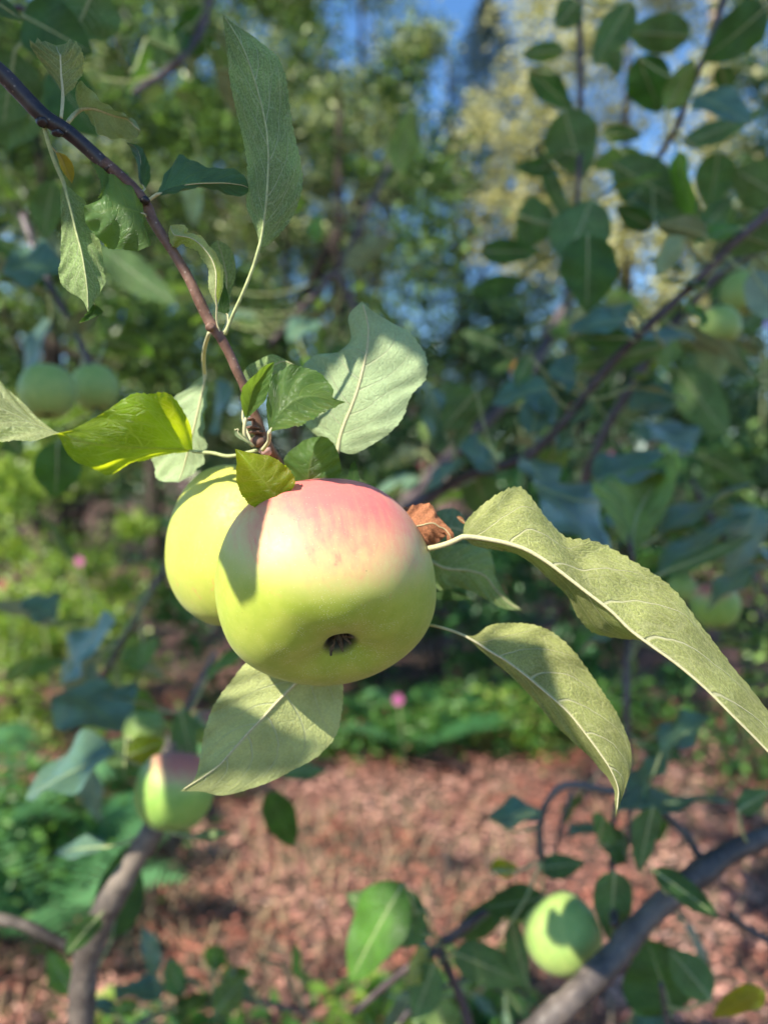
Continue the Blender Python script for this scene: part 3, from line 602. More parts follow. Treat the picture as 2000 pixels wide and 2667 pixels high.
# dark leaves just behind the right shoulder
rows_leaf([(1110, 1455), T3((1150, 1425), (1160, 1480, -2), (1140, 1535)), T3((1220, 1418), (1215, 1485, -2), (1200, 1532)), T3((1275, 1437), (1262, 1500, -2), (1255, 1556)), T3((1291, 1500), (1290, 1535, -1), (1300, 1580)), T3((1320, 1555), (1325, 1570), (1330, 1588)), (1360, 1589)],
          .335, 'under', M['leaf'], br, petiole=[(1060, 1440, .33), (1110, 1455, .335)], ribr=(8, 3), seed=27, teeth=0)
rows_leaf([(1110, 1400), T3((1130, 1340), (1145, 1385, -2), (1160, 1420)), T3((1160, 1325), (1180, 1375, -2), (1190, 1430)), T3((1200, 1335), (1215, 1390), (1220, 1425)), (1240, 1420)], .34, 'under', M['leaf_dark'], br, petiole=[(1060, 1400, .33), (1110, 1400, .34)], ribr=(6, 2), seed=28, teeth=0, ns=60)
rows_leaf([(1110, 1565), T3((1140, 1540), (1145, 1552), (1145, 1562)), T3((1180, 1536), (1182, 1552), (1180, 1564)), T3((1210, 1545), (1212, 1556), (1205, 1563)), (1228, 1562)], .33, 'upper', M['leaf_dark'], br, petiole=[(1060, 1560, .33), (1110, 1565, .33)], ribr=(4, 2), seed=29, teeth=0, ns=50)
# spur that carries the right-hand leaves, behind the apple
px_tube('spur', [(752, 1262, .292, 8), (850, 1290, .322, 8), (960, 1370, .325, 8), (1020, 1430, .31, 9), (1080, 1432, .29, 8), (1100, 1430, .279, 7)], 50, M['bark_brown'], br, 12, .03, 5)
px_tube('spur', [(960, 1370, .325, 7), (1000, 1500, .325, 6), (1050, 1600, .31, 5), (1080, 1622, .296, 4)], 30, M['rib_pink'], br, 10, .03, 6)

# ------------------------------------------------------------------ unseen leaves added on the sun's side, shaped and placed to cast shade
M['leaf_bg'] = bgleaf_mat('apple_leaf_blurred', (.020, .060, .014), (.06, .14, .028), (.15, .30, .025), .34, .40)
def behind(p):       # not in the picture (with a margin)
    q = p - CAM; z = q.dot(FW)
    if z < .02: return True
    u = CX + q.dot(RT)/z*F; v = CY - q.dot(UP)/z*F
    m = 60/z if z < 1 else 90
    return u < -m or u > 2000+m or v < -m or v > 2667+m
def ray_clear(p, clear, extra):
    for c, r in clear:
        d = c - p; t = d.dot(SUN)
        if t < 0 and (d - SUN*t).length < r + extra: return False
    return True
def sph(u, v, c=P(851, 1527, .276), R=.0392):
    o = CAM; d = (P(u, v, 1) - CAM).normalized(); oc = o - c; b_ = oc.dot(d); q = b_*b_ - (oc.dot(oc) - R*R)
    return o + d*(-b_ - math.sqrt(q)) if q > 0 else o + d*(-b_)
def shade_leaf(rows, t, surf, parent, mat):
    """a leaf towards the sun whose shadow has the given outline; rows of (left, right) pixels from base to tip"""
    ns = 60; nh = 6; C = cr([tuple(a)+tuple(b) for a, b in rows], ns); V = []; UVs = []
    for i in range(ns):
        A = surf(C[i][0], C[i][1]) + SUN*t; B = surf(C[i][2], C[i][3]) + SUN*t; Mi = (A+B)*.5 - SUN*.003
        for k in range(-nh, nh+1):
            q = k/nh; E = B if q > 0 else A; p = Mi.lerp(E, abs(q))
            if abs(k) == nh: p = p + (E-Mi)*(.035*((i/ns*24) % 1.0))
            V.append(p); UVs.append((i/(ns-1), q))
    W = 2*nh+1
    return link('leaf', V, [(i*W+k, i*W+k+1, (i+1)*W+k+1, (i+1)*W+k) for i in range(ns-1) for k in range(W-1)], mat, parent, UVs)
clear = [(P(851, 1527, .26), .042), (P(560, 1440, .31), .030), (P(320, 1130, .282), .030), (P(440, 1120, .275), .018), (P(215, 1160, .288), .014), (P(80, 1090, .26), .014), (P(720, 1070, .26), .018), (P(690, 1240, .255), .018), (P(820, 1180, .27), .006), (P(1330, 1360, .262), .016), (P(1500, 1490, .262), .026),
         (P(1700, 1640, .26), .028), (P(1880, 1780, .26), .026), (P(2000, 1920, .26), .02), (P(1530, 1760, .275), .020), (P(1600, 1950, .27), .018), (P(790, 1840, .3), .022), (P(640, 1790, .3), .014), (P(990, 1100, .285), .006), (P(540, 1180, .30), .008), (P(1000, 1330, .28), .012), (P(1130, 1370, .275), .01), (P(500, 770, .26), .004), (P(255, 650, .26), .004)]
rg = random.Random(77)
ov = empty('apple_branch', P(-300, 300, .2), 'unseen leafy branch added above the frame to shade the leaves at top left', 'branch', 'apple branches')
def tube_w(name, pts, rads, n, mat, parent, segs=10):
    C = cr([tuple(p)+(r,) for p, r in zip(pts, rads)], n)
    V, Fc, uv = tube_data([Vector(c[:3]) for c in C], [c[3] for c in C], segs); return link(name, V, Fc, mat, parent, uv)
shade_leaf([((610, 1190), (614, 1190)), ((545, 1250), (690, 1235)), ((520, 1330), (712, 1290)), ((530, 1390), (692, 1370)), ((558, 1435), (678, 1440)), ((582, 1480), (672, 1500)), ((600, 1530), (661, 1548)), ((620, 1570), (622, 1570))], .22, sph, ov, M['leaf'])
pl = lambda d: (lambda u, v: P(u, v, d))
shade_leaf([((1230, 1610), (1250, 1605)), ((1230, 1650), (1366, 1612)), ((1240, 1730), (1400, 1680)), ((1290, 1800), (1440, 1770)), ((1370, 1890), (1492, 1900)), ((1450, 1990), (1548, 1990)), ((1540, 2080), (1590, 2070)), ((1625, 2150), (1627, 2150))], .40, pl(.272), ov, M['leaf'])
shade_leaf([((900, 1985), (905, 1985)), ((800, 1960), (840, 2060)), ((690, 1900), (720, 2090)), ((600, 1905), (610, 2110)), ((520, 1920), (540, 2110)), ((440, 2010), (445, 2020))], .42, pl(.298), ov, M['leaf'])
sp3 = lambda u, v: sph(u, v, P(457, 2062, .56), 108/F*.56)
shade_leaf([((430, 1880), (440, 1880)), ((415, 1960), (560, 1900)), ((422, 2050), (600, 2000)), ((425, 2110), (610, 2110)), ((410, 2160), (560, 2190)), ((440, 2230), (450, 2235))], .55, sp3, ov, M['leaf'])
shade_leaf([((360, 1880), (390, 1880)), ((300, 1960), (396, 1985)), ((300, 2040), (374, 2040)), ((310, 2120), (380, 2130)), ((340, 2180), (420, 2170)), ((400, 2230), (410, 2235))], .58, sp3, ov, M['leaf'])
cnt = 0; path_pts = []
for i in range(4000):
    if cnt >= 62: break
    tu, tv = rg.uniform(-150, 1200), rg.uniform(-150, 1010)
    tp = P(tu, tv, .265); D = rg.uniform(.24, .42)
    p = tp + SUN*D
    if not ray_clear(p, clear, .019) or not behind(p): continue
    a = Vector((rg.gauss(0, 1), rg.gauss(0, 1), rg.gauss(0, .5))); ax = (a - SUN*a.dot(SUN)*.8).normalized()
    L = rg.uniform(.038, .052); nr = (SUN + Vector((rg.gauss(0, .25), rg.gauss(0, .25), rg.gauss(0, .25)))).normalized()
    auto_leaf('leaf', p - ax*L*.5, p + ax*L*.5, L*.62, nr, M['leaf'], ov, seed=i, ns=10, nh=3)
    cnt += 1
c0 = P(400, 400, .265) + SUN*.40
tube_w('stem', [c0+Vector((-.2, -.05, -.1)), c0+Vector((-.08, 0, .03)), c0+Vector((.05, .02, .06)), c0+Vector((.16, .05, .05))], [.004, .0035, .003, .002], 24, M['bark_dark'], ov)

# ------------------------------------------------------------------ crowns made of many small folded leaves
def leaf_cloud(C, size, nrm_bias, rgn, wid=.5, fold=.25, droop=0.0):
    """C (n,3) centres -> verts, faces, uv of folded leaves; each two triangles"""
    n = len(C); ax = rgn.normal(size=(n, 3)); ax[:, 2] = ax[:, 2]*.6 - droop; ax /= np.linalg.norm(ax, axis=1)[:, None]
    nm = rgn.normal(size=(n, 3))*.7 + np.asarray(nrm_bias); nm -= ax*np.sum(nm*ax, 1)[:, None]; nm /= np.linalg.norm(nm, axis=1)[:, None]
    sd_ = np.cross(ax, nm); L = (size*rgn.uniform(.65, 1.25, n))[:, None]
    b_ = C - ax*L*.5; t_ = C + ax*L*.5 - nm*L*.10; l1 = C - sd_*L*wid*.5 + nm*L*fold*.5 - ax*L*.08; r1 = C + sd_*L*wid*.5 + nm*L*fold*.5 - ax*L*.08
    l2 = C - sd_*L*wid*.34 + nm*L*fold*.3 + ax*L*.22; r2 = C + sd_*L*wid*.34 + nm*L*fold*.3 + ax*L*.22
    V = np.stack([b_, l1, l2, t_, r2, r1], 1).reshape(-1, 3)
    k = np.arange(n)[:, None]*6
    Fc = np.concatenate([np.hstack([k, k+3, k+2, k+1]), np.hstack([k, k+5, k+4, k+3])], 0)
    tone = np.repeat(rgn.uniform(0, 1, n)**1.6, 6); uv = np.stack([tone, tone], 1)
    return V, Fc, uv
def quads(name, V, Fc, mat, parent, uv):
    me = bpy.data.meshes.new(name); me.vertices.add(len(V)); me.vertices.foreach_set('co', np.asarray(V, dtype=np.float32).ravel())
    nf = len(Fc); kk = Fc.shape[1]; me.loops.add(nf*kk); me.loops.foreach_set('vertex_index', Fc.astype(np.int32).ravel())
    me.polygons.add(nf); me.polygons.foreach_set('loop_start', np.arange(0, nf*kk, kk, dtype=np.int32)); me.polygons.foreach_set('loop_total', np.full(nf, kk, dtype=np.int32))
    me.materials.append(mat); ul = me.uv_layers.new(name='UVMap'); ul.data.foreach_set('uv', uv[Fc.ravel()].astype(np.float32).ravel())
    me.update(calc_edges=True); me.validate()
    o = bpy.data.objects.new(name, me); COL.objects.link(o)
    if parent is not None: attach(o, parent)
    return o
def crown_points(cen, rad, n, rgn, k=60, clump=.28, hollow=.35, lowcut=None):
    out = []
    cs = rgn.normal(size=(k, 3)); cs /= np.linalg.norm(cs, axis=1)[:, None]; cs *= (hollow + (1-hollow)*rgn.uniform(0, 1, (k, 1))**.6)
    w_ = rgn.uniform(.4, 1.6, k); idx = rgn.choice(k, n, p=w_/w_.sum())
    R_ = np.asarray(rad, dtype=float)
    pts = cs[idx]*R_ + rgn.normal(size=(n, 3))*clump*.55*R_.min()*rgn.uniform(.5, 1.3, k)[idx][:, None]*np.array([1, 1, .75])
    return pts + np.asarray(cen)
def tree(name, label, cat, base, height, crowns, n, size, mat, seed, bark='bark_tree', trunk_r=.12, limbs=7, group=None, droop=.2, bias=(0, 0, .8), k=60, clump=.28, wid=.5, pts_fn=None, filt=None):
    rgn = np.random.default_rng(seed); rg = random.Random(seed)
    root = empty(name, base, label, cat, group)
    b0 = Vector(base); V = []; Fc = []
    def add(path, rad, segs=10):
        v, f, _ = tube_data(path, rad, segs); o = len(V); V.extend(v); Fc.extend([tuple(i+o for i in q) for q in f])
    top = b0 + Vector((rg.uniform(-.1, .1)*height, rg.uniform(-.05, .05)*height, height*.9))
    m1 = b0.lerp(top, .4) + Vector((rg.uniform(-.04, .04)*height, 0, 0))
    tp = [Vector(p) for p in cr([tuple(b0), tuple(m1), tuple(top)], 12)]
    add(tp, [trunk_r*(1-.85*i/11) for i in range(12)], 12)
    for i in range(limbs):
        c, r, _w = crowns[rg.randrange(len(crowns))]; st = tp[rg.randrange(2, 10)]
        en = Vector(c) + Vector((rg.uniform(-.8, .8)*r[0], rg.uniform(-.8, .8)*r[1], rg.uniform(-.6, .7)*r[2]))
        mid = st.lerp(en, .5) + Vector((0, 0, -.08*(en-st).length)); pp = [Vector(p) for p in cr([tuple(st), tuple(mid), tuple(en)], 8)]
        add(pp, [trunk_r*.4*(1-.85*j/7) for j in range(8)], 7)
    link('trunk', V, Fc, M[bark], root)
    if pts_fn is not None: pts = pts_fn(rgn, n)
    else:
        tot = sum(c[2] for c in crowns)
        pts = np.concatenate([crown_points(c, r, int(n*w_/tot), rgn, k, clump) for c, r, w_ in crowns])
    pts = pts[pts[:, 2] > .03]
    if filt is not None: pts = pts[filt(pts)]
    v, f, uv = leaf_cloud(pts, size, bias, rgn, wid, .25, droop)
    quads('crown', v, f, mat, root, uv)
    return root

# unseen canopy tree added on the sun's side to dapple the middle distance
M['canopy'] = M['leaf_bg']
big_clear = [(P(1000, 1500, .27), .115), (P(1650, 1650, .27), .07), (P(150, 1130, .26), .05), (P(220, 1400, 3.9), .55), (P(0, 1250, 4.0), .5), (P(380, 1500, 4.1), .3), (P(60, 1600, 3.7), .3),
             (P(620, 2360, 2.6), .42), (P(850, 2250, 2.9), .30), (P(450, 2500, 2.2), .2), (P(1150, 2050, 3.6), .5), (P(1700, 2330, 2.8), .28), (P(1500, 2200, 3.2), .22), (P(1050, 2560, 2.2), .16), (P(700, 2200, 3.0), .22), (P(1900, 2500, 2.3), .2), (P(1300, 2420, 2.6), .18),
             (P(392, 2060, .53), .007), (P(940, 2450, .62), .03), (P(1480, 2400, .56), .012), (P(1700, 2330, .53), .02), (P(1760, 2300, .53), .01), (P(240, 2560, .6), .02), (P(370, 2300, .6), .015), (P(340, 2040, .55), .006), (P(1050, 2500, .9), .02), (P(1300, 1900, 4.2), .2), (P(150, 2000, 2.4), .14), (P(500, 1700, 4.2), .12)]
rc = np.random.default_rng(5); pts = []; sz = []
rg = random.Random(5)
def fill(n, d0, d1, pw, size, gap):  # places the added canopy's leaves, leaving sun gaps around the lit targets
    k = 0; tries = 0
    while k < n and tries < n*12:
        tries += 1
        d = d0 + (d1-d0)*rg.random()**pw; tp = P(rg.uniform(-350, 2350), rg.uniform(-350, 2800), d)
        if tp.z < 0: continue
        D = rg.uniform(1.5, 2.6) + .55*d
        p = tp + SUN*D
        if not behind(p) or p.z < 1.2: continue
        if not ray_clear(p, big_clear, size*.45): continue
        c = tp
        cv = math.sin(c.x*7.1+1+c.y*2)*math.sin(c.y*5.7+2-c.z*3)*math.sin(c.z*6.9+c.x)
        if cv < gap and rg.random() > .15: continue
        pts.append(tuple(p)); sz.append(size); k += 1
fill(3600, .42, 1.4, .8, .075, -9)
fill(10500, 1.4, 7.4, .55, .12, -.35)
pts = np.array(pts); sz = np.array(sz)
tree('apple_tree', 'unseen leafy canopy added overhead behind the viewer to shade the orchard floor', 'tree', (-3.6, -2.6, 0), 4.2, [((-2.2, -1.0, 3.6), (1.8, 1.6, .8), 1)], len(pts), sz, M['canopy'], 5, 'bark_grey', .13, 12, 'trees', .1, (0, 0, 1.2), wid=.6, pts_fn=lambda r, n: pts)

# ------------------------------------------------------------------ branches out of focus, placed in depth
def mid_branch(label, pts, n, mat, leaves, extra=0, seed=0, group='apple branches', sub=(), lm='leaf_bg', lsize=(.045, .07), spread=.05):
    rg = random.Random(seed)
    o = empty('apple_branch', P(pts[0][0], pts[0][1], pts[0][2]), label, 'branch', group)
    px_tube('stem', pts, n, mat, o, 12, .05, seed)
    C = cr(pts, 60); allp = [(c[0], c[1], c[2]) for c in C]
    for q in sub:
        px_tube('twig', q, 30, mat, o, 8, .05, seed); allp += [(c[0], c[1], c[2]) for c in cr(q, 30)]
    for i, L in enumerate(leaves):
        bu, bv, tu, tv, wpx = L[:5]; kind = L[5] if len(L) > 5 else 'd'; d = L[6] if len(L) > 6 else None; mt = M[L[7]] if len(L) > 7 else None
        near = min(allp, key=lambda a: (a[0]-bu)**2+(a[1]-bv)**2); dist = math.hypot(near[0]-bu, near[1]-bv)
        if d is None: d = near[2] + rg.uniform(-.05, .05)
        ang = {'d': rg.uniform(-.35, .35), 'b': 1.2, 'u': .35, 'k': -.5}[kind]
        B = P(bu, bv, d); T_ = P(tu, tv, d*(1+rg.uniform(-.04, .04))); ax = (T_-B).normalized()
        toc = (CAM - (B+T_)*.5).normalized(); toc = (toc - ax*toc.dot(ax)).normalized()
        s1 = Quaternion(ax, ang) @ toc; s2 = Quaternion(ax, -ang) @ toc
        if kind in 'bu': N = s1 if s1.z > s2.z else s2
        else: N = -s1        # seen from below: the upper side looks away
        if kind == 'd' and rg.random() < .35: N = -N
        wid = wpx/F*d/max(.35, math.cos(ang))
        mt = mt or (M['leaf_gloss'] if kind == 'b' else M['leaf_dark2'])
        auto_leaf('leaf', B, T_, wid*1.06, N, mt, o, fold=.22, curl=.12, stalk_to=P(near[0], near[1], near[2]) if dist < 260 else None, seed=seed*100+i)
    for i in range(extra):
        c = allp[rg.randrange(len(allp))]; pb = P(c[0], c[1], c[2])
        dr = Vector((rg.gauss(0, 1), rg.gauss(0, 1), rg.gauss(0, .7))).normalized(); L = rg.uniform(lsize[0]*.75, lsize[1]*1.1)
        b_ = pb + dr*rg.uniform(.01, spread); dr2 = (dr + Vector((rg.gauss(0, .4), rg.gauss(0, .4), rg.gauss(0, .4)-.2))).normalized()
        N = Vector((rg.gauss(0, .5), rg.gauss(0, .5), 1)).normalized()
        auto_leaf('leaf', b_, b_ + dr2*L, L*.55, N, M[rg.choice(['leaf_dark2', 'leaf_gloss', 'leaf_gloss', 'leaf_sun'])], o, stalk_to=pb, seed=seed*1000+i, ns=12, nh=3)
    return o
M['leaf_sun'] = leaf_mat('apple_leaf_sun_tone', (.09, .24, .03), (.22, .34, .10), (.26, .48, .03), rough_up=.38)  # brighter copy of the leaf, sunlit look put into its colour
M['leaf_dark2'] = leaf_mat('apple_leaf_shade_tone', (.022, .075, .015), (.10, .19, .06), (.14, .32, .015), rough_up=.40, trmix=.38)  # darker copy of the leaf, shade put into its colour
M['leaf_gloss'] = leaf_mat('apple_leaf_sky_sheen', (.10, .19, .13), (.24, .33, .20), (.16, .32, .03), rough_up=.34, trmix=.18)  # silvery sky reflection put into the upper colour, under a waxy coat
for nd in M['leaf_gloss'].node_tree.nodes:
    if nd.type == 'BSDF_PRINCIPLED': nd.inputs['Coat Weight'].default_value = .6; nd.inputs['Coat Roughness'].default_value = .28
mid_branch('thin upright twig of broad dark leaves at upper right, against the yellow tree', [(1508, -120, .78, 9), (1510, 100, .78, 8), (1512, 300, .77, 8), (1505, 500, .76, 7), (1500, 620, .75, 7)], 40, M['bark_twig'],
 [(1505, 2, 1446, 74, 72), (1645, 2, 1545, 176, 88), (1472, 132, 1348, 140, 46), (1375, 180, 1497, 288, 70), (1468, 285, 1515, 462, 135), (1445, 440, 1343, 436, 44), (1345, 560, 1445, 600, 120, 'd'), (1540, 520, 1470, 700, 150), (1530, 612, 1532, 812, 150, 'u', .62),
  (1250, 655, 1405, 655, 62), (1230, 765, 1372, 722, 55), (1400, 380, 1500, 640, 40, 'k')], 6, 21)
mid_branch('slanting twig of dark leaves against the yellow tree in the top right corner', [(1900, -60, .72, 9), (1850, 110, .72, 9), (1824, 167, .72, 8), (1806, 212, .73, 8), (1783, 271, .74, 8), (1761, 334, .75, 8), (1729, 385, .76, 7), (1700, 430, .77, 6)], 40, M['bark_twig'],
 [(1797, 95, 1626, 78, 92), (1995, 20, 1836, 156, 118), (1660, 146, 1722, 296, 112), (1565, 348, 1668, 352, 42), (1775, 378, 1975, 296, 60), (1595, 425, 1820, 560, 130), (1870, 395, 1850, 540, 100), (2030, 510, 1905, 440, 120), (1630, 535, 1822, 598, 70, 'b'), (1830, 600, 1900, 520, 70), (1700, 590, 1600, 540, 60)], 6, 22)
mid_branch('long dark branch crossing from the right edge down behind the twisted leaf', [(2060, 510, 0.640, 12), (1990, 565, 0.640, 12), (1900, 640, 0.640, 12), (1800, 745, 0.648, 12), (1690, 845, 0.656, 12), (1610, 925, 0.664, 12), (1540, 1005, 0.672, 12), (1490, 1075, 0.680, 12), (1425, 1145, 0.688, 13), (1365, 1190, 0.696, 14), (1290, 1218, 0.704, 13), (1220, 1236, 0.712, 14), (1140, 1280, 0.720, 15), (1050, 1330, 0.720, 14)], 90, M['bark_twig'],
 [(1600, 905, 1830, 850, 62, 'b'), (1640, 830, 1480, 850, 40, 'b'), (1630, 790, 1530, 860, 44, 'b'), (1545, 1040, 1440, 1180, 44, 'b'), (1430, 1010, 1275, 1040, 60, 'b'), (1120, 1010, 1150, 1180, 60, 'b'), (1240, 1020, 1150, 1120, 90, 'd'), (1900, 600, 2010, 640, 110, 'd'), (1730, 900, 1480, 960, 70, 'd'), (1500, 990, 1430, 960, 70, 'b'), (1450, 1090, 1380, 1040, 60, 'b'), (1370, 1180, 1440, 1290, 60, 'b'), (1290, 1210, 1200, 1160, 60, 'b'), (1780, 620, 1690, 720, 60, 'k', None, 'leaf_pale'), (1640, 880, 1500, 880, 50), (1380, 930, 1340, 1010, 50)], 16, 23, spread=.05)
mid_branch('dark branch just under and parallel to the long branch at right', [(2080, 600, .95, 13), (1900, 690, .95, 14), (1790, 800, .95, 14), (1710, 900, .95, 14), (1640, 1010, .96, 13), (1590, 1095, .97, 13), (1540, 1200, .98, 13), (1510, 1290, 1.0, 12)], 60, M['bark_twig'],
 [(1900, 700, 1960, 880, 120, 'k'), (1850, 830, 1860, 1000, 90, 'k', None, 'leaf_pale'), (1760, 960, 1900, 1140, 110, 'd'), (1680, 1080, 1820, 1010, 80, 'b'), (1700, 1100, 1790, 1180, 90, 'b'), (1830, 1190, 1960, 1260, 70, 'd'), (1990, 760, 1920, 860, 60, 'k'), (1720, 1500, 1950, 1310, 60, 'b', .9)], 40, 24, spread=.075)
mid_branch('thicker grey branch lying farther back behind the long dark branch', [(1500, 740, 1.5, 16), (1440, 860, 1.45, 16), (1380, 960, 1.4, 17), (1290, 1070, 1.35, 18), (1180, 1180, 1.3, 18), (1060, 1310, 1.25, 19), (980, 1400, 1.2, 20)], 60, M['bark_twig'],
 [(1300, 900, 1200, 860, 50), (1260, 1060, 1130, 1000, 60)], 40, 25, lsize=(.05, .08), spread=.12)
mid_branch('twig with one big dark leaf folded like a boat beside blue-grey leaves', [(1650, 1540, .60, 7), (1648, 1480, .60, 7), (1640, 1420, .60, 6), (1600, 1300, .62, 5)], 30, M['bark_twig'],
 [(1395, 1262, 1600, 1445, 130, 'b', .64), (1712, 1395, 1955, 1232, 62, 'b', .62), (1550, 1250, 1762, 1186, 74, 'b', .625), (1730, 1490, 1960, 1400, 40, 'd'), (1650, 1600, 1490, 1700, 60, 'b')], 0, 26)
bt = [o for o in bpy.data.objects if o.get('label', '').startswith('twig with one big dark leaf folded')][0]
rows_leaf([(1648, 1442), T3((1600, 1375, -4), (1648, 1400, 8), (1690, 1395, -4)), T3((1565, 1310, -8), (1660, 1340, 16), (1735, 1330, -8)), T3((1545, 1255, -6), (1690, 1285, 22), (1762, 1250, -6)), T3((1600, 1240, 16), (1718, 1262, 26), (1765, 1180, 0)), T3((1680, 1215, 30), (1725, 1235, 30), (1755, 1180, 12)), (1740, 1180, 22)], .60, 'under', M['leaf_sun'], bt, seed=61, ns=60, teeth=0, ribr=(4, 2))
mid_branch('stout grey bough rising from the bottom edge to the small pink-topped apple', [(205, 2760, .60, 38), (212, 2667, .60, 37), (218, 2560, .60, 34), (232, 2470,   .60, 36), (268, 2385, .60, 37), (322, 2290, .60, 31), (365, 2215, .60, 29), (405, 2150, .60, 30), (430, 2060, .62, 24), (440, 1960, .66, 18), (470, 1880, .7, 12)], 80, M['bark_grey'],
 [(300, 1960, 60, 2060, 110, 'b', .58), (330, 1920, 320, 2040, 90, 'k'), (470, 1850, 500, 1990, 70, 'k'), (330, 1970, 430, 1930, 70, 'u', .62, 'leaf_bright'), (500, 2180, 600, 2170, 24, 'd'), (700, 2060, 770, 2215, 84, 'd', .66), (720, 2000, 845, 2010, 50, 'd', .66), (170, 1800, 330, 1890, 130, 'b', .75), (300, 1620, 150, 1750, 60, 'b', .7)], 6, 31,
 sub=[[(-40, 2385, .58, 15), (60, 2408, .585, 15), (130, 2440, .59, 14), (200, 2475, .60, 13)], [(470, 1880, .7, 8), (520, 1780, .72, 7), (560, 1700, .75, 6)]])
mid_branch('stout dark bough slanting across the lower right corner', [(1340, 2740, .50, 36), (1420, 2660, .51, 35), (1500, 2590, .52, 35), (1600, 2490, .54, 35), (1660, 2415, .55, 33), (1740, 2340, .56, 31), (1830, 2270, .57, 33), (1910, 2215, .58, 29), (2040, 2165, .59, 27)], 80, M['bark_grey2'],
 [(1700, 2265, 1880, 2390, 62, 'u', .52), (1600, 2270, 1590, 2440, 100, 'd', .56), (1400, 2260, 1520, 2250, 60, 'd'), (1280, 2270, 1350, 2250, 50, 'u', None, 'leaf_bright'), (1560, 2200, 1640, 2190, 100, 'd'), (1700, 2100, 1660, 2260, 70, 'k'), (1420, 2340, 1260, 2360, 80, 'd'), (1330, 2400, 1370, 2580, 60, 'k', .62), (1560, 2190, 1580, 2120, 70, 'k'),
  (1275, 2130, 1410, 2110, 50, 'b'), (1600, 2110, 1900, 2060, 70, 'b'), (1920, 2110, 2000, 2060, 60, 'd'), (1640, 2080, 1740, 1960, 90, 'b'), (1720, 1960, 1840, 1860, 80, 'b')], 0, 32,
 sub=[[(1410, 2240, .62, 9), (1405, 2150, .62, 10), (1430, 2080, .62, 10), (1475, 2045, .62, 11), (1560, 2055, .62, 10), (1680, 2090, .61, 10), (1780, 2170, .6, 10), (1828, 2245, .575, 11)], [(1600, 2410, .56, 12), (1592, 2260, .6, 7), (1600, 2100, .62, 6)], [(1900, 2380, .62, 10), (1960, 2430, .62, 9), (2060, 2480, .62, 9)], [(1445, 2240, .7, 6), (1460, 2150, .7, 6), (1490, 2060, .7, 7)]])
mid_branch('thin forked twig with dark leaves low in the middle of the bottom edge', [(1240, 2740, .66, 12), (1200, 2600, .66, 12), (1145, 2470, .66, 12), (1180, 2440, .66, 13), (1240, 2390, .66, 12), (1300, 2350, .68, 10)], 60, M['bark_twig'],
 [(1120, 2440, 900, 2330, 110, 'd', .62), (1110, 2370, 960, 2400, 120, 'd', .62), (1050, 2300, 900, 2560, 150, 'u', .60, 'leaf_sun'), (1180, 2480, 1370, 2560, 100, 'd', .64), (1130, 2510, 1080, 2660, 90, 'd', .64), (1200, 2440, 1330, 2340, 70, 'd'), (1130, 2480, 1060, 2560, 70, 'k', .66, 'leaf_bright')], 0, 33,
 sub=[[(1145, 2470, .66, 11), (1080, 2510, .66, 10), (1000, 2570, .67, 9), (920, 2640, .68, 8)]])
mid_branch('sprig of broad green leaves rising at the bottom edge, right of the bough', [(1760, 2760, .60, 7), (1740, 2680, .60, 7), (1720, 2560, .60, 6)], 20, M['bark_twig'],
 [(1750, 2640, 1690, 2450, 200, 'u', .62), (1760, 2700, 1560, 2760, 120, 'b'), (1850, 2600, 1740, 2470, 100, 'd', .56), (1990, 2580, 1860, 2640, 60, 'u', .5, 'leaf_bright')], 0, 34)
mid_branch('leafy twig in the top left corner with very broad soft dark leaves', [(-120, 60, .50, 8), (40, 20, .5, 8), (150, 60, .5, 7), (300, -60, .5, 7)], 40, M['bark_twig'],
 [(60, 40, 230, 130, 150, 'd', .46), (250, -40, 190, 105, 170, 'd', .46), (-20, 250, 130, 330, 200, 'd', .52), (40, 130, 10, 330, 150, 'd', .5), (130, 180, 250, 350, 130, 'd', .58), (-50, -20, 58, 48, 44, 'd', .36, 'leaf_teal'), (10, 700, 170, 690, 90, 'b', .7), (140, 470, 110, 620, 80, 'k', .6), (260, 640, 460, 800, 90, 'd', .8), (380, 100, 470, 140, 90, 'd', .9), (0, 620, 40, 740, 90, 'd', .8)], 0, 41)
mid_branch('pale twig with leaves in the upper left, seen beyond the focused branch', [(560, -60, 1.05, 11), (520, 80, 1.05, 12), (470, 150, 1.0, 13), (430, 190, 1.0, 10), (350, 240, .95, 7)], 30, M['bark_twig'], [(560, 60, 440, 110, 110, 'd')], 16, 42, lsize=(.06, .09), spread=.12)
mid_branch('slender drooping twig with leaves behind the pair of blurred apples at left', [(60, 560, .8, 10), (110, 700, .78, 9), (190, 850, .75, 9), (240, 960, .72, 8), (262, 1060, .7, 7)], 40, M['bark_twig'], [(150, 1150, 150, 1300, 120, 'd', .6), (20, 1140, 60, 1180, 60, 'd'), (560, 1090, 600, 1020, 60, 'b', .7)], 12, 43)
mid_branch('pale forked twig with leaves right of the tall upright leaf', [(960, 900, 1.3, 9), (880, 720, 1.3, 10), (820, 770, 1.3, 9), (700, 900, 1.35, 8)], 30, M['bark_twig'], [], 34, 44, lsize=(.06, .09), spread=.2, sub=[[(880, 720, 1.3, 9), (930, 600, 1.3, 8), (1020, 420, 1.35, 7)]])
mid_branch('shaded leafy shoot low at left, behind the small apples', [(250, 1800, 1.0, 8), (330, 1650, 1.0, 8), (420, 1500, 1.0, 8), (560, 1300, 1.0, 7)], 40, M['bark_twig'], [(250, 1650, 150, 1780, 70, 'b', .9), (150, 1610, 60, 1560, 60, 'b', .9)], 22, 45, lsize=(.06, .09), spread=.14)
